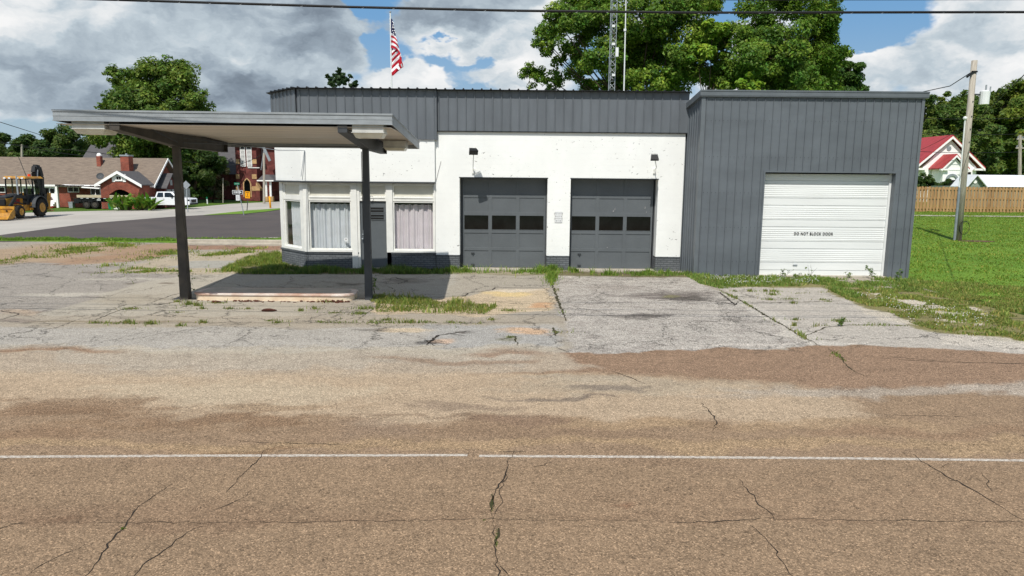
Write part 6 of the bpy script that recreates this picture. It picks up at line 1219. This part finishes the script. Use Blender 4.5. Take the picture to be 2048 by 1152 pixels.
def bucket(m):
    P=[(3.05,.75),(3.0,.4),(3.1,.15),(3.35,.06),(3.85,.06)]; Q=[(a+.04,b_+.03) for a,b_ in P]
    for i in range(4): m.hexa([(P[i][0],-1.1,P[i][1]),(P[i+1][0],-1.1,P[i+1][1]),(P[i+1][0],1.1,P[i+1][1]),(P[i][0],1.1,P[i][1])],[(Q[i][0],-1.1,Q[i][1]),(Q[i+1][0],-1.1,Q[i+1][1]),(Q[i+1][0],1.1,Q[i+1][1]),(Q[i][0],1.1,Q[i][1])])
    for s in (-1.1,1.07): m.prism([(3.05,s,.75),(3.0,s,.4),(3.1,s,.15),(3.35,s,.06),(3.85,s,.06),(3.5,s,.45)],(0,.03,0))
    m.box(3.0,3.12,-1.1,1.1,.7,.85)
bm_(bucket,'loader_bucket','yellow')
def boom(m):
    P=[(-1.2,0,.9),(-1.5,0,1.6),(-1.45,0,2.3),(-1.2,0,2.95),(-1.35,0,3.35),(-1.75,0,3.3),(-1.95,0,2.7),(-1.9,0,1.9)]
    for a,b_ in zip(P,P[1:]): m.bar(a,b_,.24,.3)
    m.ball((-1.45,0,3.25),.24,8); m.bar((-1.9,0,1.9),(-1.7,0,1.2),.3,.5); m.bar((-1.05,.25,1.2),(-1.2,.25,2.0),.1,.1); m.prism([(-2.1,-.3,1.5),(-1.6,-.3,1.5),(-1.7,-.3,.8),(-2.2,-.3,.9)],(0,.6,0))
bm_(boom,'backhoe_boom','black'); bm_(lambda m:(m.bar((-1.25,.15,2.6),(-1.4,.15,3.3),.07,.07),),'hydraulic_ram','galv')
bm_(lambda m:[(m.bar((-1.1,s*.8,.6),(-1.15,s*.9,1.6),.18,.22),m.box(-1.3,-.95,s*.9-.14,s*.9+.14,.35,.42)) for s in (-1,1)]+[m.box(-1.2,-.95,-.9,.9,.45,.8)],'stabiliser','yellow',.02)
bm_(lambda m:(m.box(1.3,2.0,.401,.405,.95,1.25),),'red_decal','red2')
# ------------------------------------------------------------------ brick church
t=thing('brick_church',(-34,90,0),'dark red brick church with square tower, arched window and steep grey roof','church')
Yc=92.
a=at(146,320,Yc).x; b_=at(470,300,Yc).x; rz=at(200,281,Yc+4).z
m=M(); m.box(a,b_,Yc,Yc+9,0,3.4); m.build('nave_wall',MT['darkbrick'],t)
m=M(); r0=at(187,283,Yc+4.5).x; m.add([(a,Yc-.3,3.2),(b_+.2,Yc-.3,3.2),(b_+.2,Yc+4.5,rz),(r0,Yc+4.5,rz),(a,Yc+9.3,3.2),(b_+.2,Yc+9.3,3.2)],[(0,1,2,3),(5,4,3,2),(4,0,3),(1,5,2)]); m.build('nave_roof',MT['shingleg'],t)
Yw=88.; x0,x1=at(472,340,Yw).x,at(513.5,340,Yw).x; tz_=at(500,262,Yw).z
m=M(); m.box(x0,x1,Yw,Yw+3.5,0,tz_); m.box(x1+.002,at(556,340,Yw).x+1.5,Yw+1.6,Yw+8,0,at(540,275,Yw+1.6).z); m.build('tower_wall',MT['towerbrick'],t)
m=M(); zz=at(490,291,Yw).z; m.box(x0-.45,x1+.25,Yw-.4,Yw-.002,zz-.05,zz+.06); m.box(x1+.26,x1+1.9,Yw+1.1,Yw+1.598,zz-.05,zz+.06); zz=at(490,335,Yw).z; m.box(at(480,1,Yw).x,at(504,1,Yw).x,Yw-.08,Yw-.002,zz-.06,zz+.03); m.build('cornice',MT['farwhite'],t)
for (u0,u1) in ((482,490),(494.5,503)):
    aa,bb=at(u0,333,Yw),at(u1,293,Yw); m=M(); m.box(aa.x,bb.x,Yw-.06,Yw-.002,aa.z,bb.z); lv=m.build('louver_window',MT['darkglass'],t); m=M(); z=aa.z
    m.box(aa.x,aa.x+.07,Yw-.09,Yw-.061,aa.z,bb.z); m.box(bb.x-.07,bb.x,Yw-.09,Yw-.061,aa.z,bb.z)
    while z<bb.z-.3: m.box(aa.x+.071,bb.x-.071,Yw-.1,Yw-.062,z,z+.09); z+=.155
    m.build('louver_slats',MT['farwhite'],lv)
ax_=at(494,360,Yw).x; az=at(494,376,Yw).z; m=M(); hw=.38
def arch(hw_,top): return [(ax_-hw_,az-1.1),(ax_+hw_,az-1.1),(ax_+hw_,az+.5),(ax_+hw_*.75,az+.5+top*.5),(ax_,az+.5+top),(ax_-hw_*.75,az+.5+top*.5),(ax_-hw_,az+.5)]
m.prism([(a_,Yw-.05,c_) for a_,c_ in arch(.52,.75)],(0,.048,0)); o=m.build('arched_window',MT['stone'],t); m=M(); m.prism([(a_,Yw-.08,c_) for a_,c_ in arch(.36,.6)],(0,.028,0)); m.build('pane',MT['darkglass'],o)
m=M()
for v_ in (323,353,377): 
    z=at(500,v_,Yw).z
    for (u0,u1) in ((472,479),(504,513.3)): m.box(at(u0,v_,Yw).x+.01,at(u1,v_,Yw).x,Yw-.06,Yw-.002,z-.28,z+.28)
m.build('quoin_stone',MT['stone'],t)
m=M(); xx=at(519,390,Yw).x; m.box(xx-.3,xx+.2,Yw-.4,Yw+1.2,0,at(519,381,Yw).z); m.build('buttress',MT['towerbrick'],t); m=M(); zz=at(519,381,Yw).z; m.box(xx-.32,xx+.22,Yw-.42,Yw+1.2,zz+.001,zz+.25); m.prism([(xx-.32,Yw-.42,zz+.251),(xx+.22,Yw-.42,zz+.251),(xx-.2,Yw-.42,zz+1.0)],(0,.8,0)); m.build('buttress_cap',MT['stone'],t)
# white porch
m=M(); 
for u in (533,541.5): q=at(u,390,86); m.tube([(q.x,86,.6),(q.x,86,at(u,363,86).z)],.13,10)
pc=m.build('porch_column',MT['farwhite'],t); m=M(); 
for u in (533,541.5): q=at(u,390,86); m.box(q.x-.28,q.x+.28,85.8,86.3,0,.6)
m.build('column_base',MT['stone'],t)
aa,bb=at(517,360,86),at(550,361,86); m=M(); m.hexa([(aa.x,85.6,aa.z),(bb.x,85.6,aa.z),(bb.x,89.5,aa.z),(aa.x,89.5,aa.z)],[(aa.x+.5,86.3,at(524,349,86).z),(bb.x-.8,86.3,at(524,349,86).z),(bb.x-.8,89.5,at(524,349,86).z),(aa.x+.5,89.5,at(524,349,86).z)]); m.build('porch_roof',MT['shingleg'],t); m=M(); m.box(aa.x-.05,bb.x+.05,85.55,85.62,aa.z-.14,aa.z-.0); m.build('porch_fascia',MT['farwhite'],t)
m=M(); m.bar(at(526,292,Yw-.5),at(540,322,Yw-.5),.15,.3); m.bar(at(529,292,Yw-.4),at(522,340,Yw-.4),.08,.08); m.box(at(515.5,320,Yw).x,at(516.5,320,Yw).x,Yw+1.5,Yw+1.59,at(516,332,Yw).z,at(516,297,Yw).z); m.box(at(520,320,Yw).x,at(521,320,Yw).x,Yw+1.5,Yw+1.59,at(516,332,Yw).z,at(516,297,Yw).z); m.build('gable_bargeboard',MT['galv'],t)
m=M(); q=at(370,386,91.9); m.box(q.x-.9,q.x+1.2,91.85,91.99,q.z-.06,q.z+.06); m.build('window_sill',MT['farwhite'],t); m=M(); m.box(q.x-.7,q.x+1.0,91.9,91.985,q.z+.08,q.z+2.6); m.build('tall_window',MT['darkglass'],t)
# ------------------------------------------------------------------ white church with red roof, shed, fence
t=thing('white_church',(45.5,74,1.0),'small white church with a red metal roof and gabled porch behind the fence','church')
Yw=74.; A1=at(1832,334,Yw);A2=at(1964,335,Yw);PK=at(1902,271,Yw); cx=(A1.x+A2.x)/2+.15
ez=A1.z; pk=PK.z; hw=(A2.x-A1.x)/2; wl=A1.x+.7; wr=A2.x-.55; cx=PK.x
m=M(); m.box(wl,wr,Yw+.01,Yw+16,.6,ez); m.prism([(wl,Yw+.01,ez),(wr,Yw+.01,ez),(cx,Yw+.01,pk-.35)],(0,.3,0)); m.build('wall',MT['farwhite'],t)
def roof2(m,xl,xr,xc,ez_,pz,y0,y1,th=.12):
    for xe in (xl,xr): m.hexa([(xe,y0,ez_),(xc,y0,pz),(xc,y1,pz),(xe,y1,ez_)],[(xe,y0,ez_+th),(xc,y0,pz+th),(xc,y1,pz+th),(xe,y1,ez_+th)])
m=M(); roof2(m,A1.x-.4,A2.x+.15,cx,ez-.12,pk-.08,Yw-.35,Yw+16.4,.14); m.build('roof',MT['redroof'],t)
m=M(); roof2(m,A1.x-.35,A2.x+.12,cx,ez-.36,pk-.33,Yw-.4,Yw-.3,.24); m.box(A1.x-.3,A1.x+.9,Yw-.36,Yw+.01,ez-.3,ez-.1); m.box(A2.x-.95,A2.x+.1,Yw-.36,Yw+.01,ez-.3,ez-.1); m.box(wl+.9,wr-.9,Yw-.03,Yw+.009,ez-.22,ez-.12); m.build('gable_trim',MT['farwhite'],t)
B1=at(1869,336.5,72);B2=at(1942,337,72);BP=at(1911,308,72); m=M(); m.box(B1.x+.9,B2.x-.55,72,Yw,.6,B1.z); m.prism([(B1.x+.9,72.0,B1.z),(B2.x-.55,72.0,B1.z),(BP.x,72.0,BP.z-.35)],(0,2,0)); m.build('porch_wall',MT['farwhite'],t)
m=M(); roof2(m,B1.x+.55,B2.x-.25,BP.x,B1.z-.1,BP.z-.1,71.75,Yw-.0,.12); m.build('porch_roof',MT['redroof'],t); m=M(); roof2(m,B1.x+.6,B2.x-.3,BP.x,B1.z-.3,BP.z-.3,71.7,71.8,.2); m.box(B1.x+.5,B1.x+1.3,71.72,72,B1.z-.2,B1.z-.05); m.box(B1.x+1.4,B2.x-1.1,71.96,71.999,B1.z-.16,B1.z-.08); m.build('porch_trim',MT['farwhite'],t)
dc=at(1903,366,71.95); m=M(); m.box(dc.x-.42,dc.x+.42,71.93,71.995,.8,dc.z+.3); o=m.build('door',MT['black'],t); m=M(); P=[(dc.x+.62*math.cos(a_),dc.z+.32+.6*math.sin(a_)) for a_ in [math.pi*i/12 for i in range(13)]]; Q=[(dc.x+.4*math.cos(a_),dc.z+.32+.38*math.sin(a_)) for a_ in [math.pi*i/12 for i in range(13)]]
for i in range(12): m.prism([(P[i][0],71.9,P[i][1]),(P[i+1][0],71.9,P[i+1][1]),(Q[i+1][0],71.9,Q[i+1][1]),(Q[i][0],71.9,Q[i][1])],(0,.09,0))
m.build('arch_hood',MT['galv'],t); m=M(); q=at(1898,297,Yw); m.tube([(q.x,Yw-.03,q.z),(q.x,Yw+.009,q.z)],.24,16); m.build('gable_vent',MT['galv'],t); m=M(); q=at(1938,352,Yw); m.box(q.x-.15,q.x+.15,Yw-.04,Yw+.009,q.z-.4,q.z+.4); m.build('side_window',MT['darkglass'],t)
t=thing('shed',(41,60,1.0),'low sage green shed with a white metal roof behind the wooden fence','shed'); Yh=60.
S1=at(1932,373,Yh);S2=at(1970,374,Yh);SP=at(1951,349,Yh); 
m=M(); m.box(S1.x,S1.x+7.5,Yh+.01,Yh+5,.5,S1.z); m.prism([(S1.x+.1,Yh,S1.z),(S2.x-.1,Yh,S1.z),(SP.x,Yh,SP.z-.12)],(0,.1,0)); m.build('wall',MT['sage'],t)
m=M(); xr_=S2.x+7.; m.add([(SP.x,Yh-.3,SP.z),(S2.x+.05,Yh-.3,S1.z),(xr_-.2,Yh-.3,S1.z),(xr_+.9,Yh+2.4,SP.z),(SP.x,Yh+2.6,SP.z)],[(0,1,2,3,4)]); m.hexa([(S1.x-.1,Yh-.3,S1.z-.1),(SP.x,Yh-.3,SP.z-.08),(SP.x,Yh+2,SP.z-.08),(S1.x-.1,Yh+2,S1.z-.1)],[(S1.x-.1,Yh-.3,S1.z),(SP.x,Yh-.3,SP.z),(SP.x,Yh+2,SP.z),(S1.x-.1,Yh+2,S1.z)]); m.hexa([(SP.x,Yh-.32,SP.z-.1),(S2.x+.05,Yh-.32,S1.z-.1),(S2.x+.05,Yh-.3,S1.z-.1),(SP.x,Yh-.3,SP.z-.1)],[(SP.x,Yh-.32,SP.z+.02),(S2.x+.05,Yh-.32,S1.z+.02),(S2.x+.05,Yh-.3,S1.z+.02),(SP.x,Yh-.3,SP.z+.02)]); m.build('roof',MT['whiteroof'],t)
m=M(); q=at(1950,363,Yh); m.tube([(q.x,Yh-.05,q.z),(q.x,Yh-.001,q.z)],.17,12); m.build('gable_vent',MT['farwhite'],t)
t=thing('wooden_fence',(36,51,hz1(36,51)),'tall shadowbox cedar fence running across the back of the lawn','fence')
x=24.;z0=hz1(30,51)-.04; rs=random.Random(9); m=M(); i=0
while x<62:
    h=1.80+rs.uniform(-.03,.03); yo=51.0 if i%2==0 else 51.09; w_=.145
    m.hexa([(x,yo,z0),(x+w_,yo,z0),(x+w_,yo+.02,z0),(x,yo+.02,z0)],[(x+.01,yo,z0+h),(x+w_-.01,yo,z0+h),(x+w_-.01,yo+.02,z0+h),(x+.01,yo+.02,z0+h)]); x+=.118 if i%2 else .122; i+=1
m.build('pickets',MT['fence'],t); m=M()
for z in (.25,.95,1.6): m.box(24,62,51.022,51.088,z0+z,z0+z+.09)
m.build('rail',MT['fence'],t); m=M(); x=24.6
while x<62: m.box(x,x+.1,51.12,51.22,z0,z0+1.75); x+=2.4
m.build('fence_posts',MT['fence'],t)
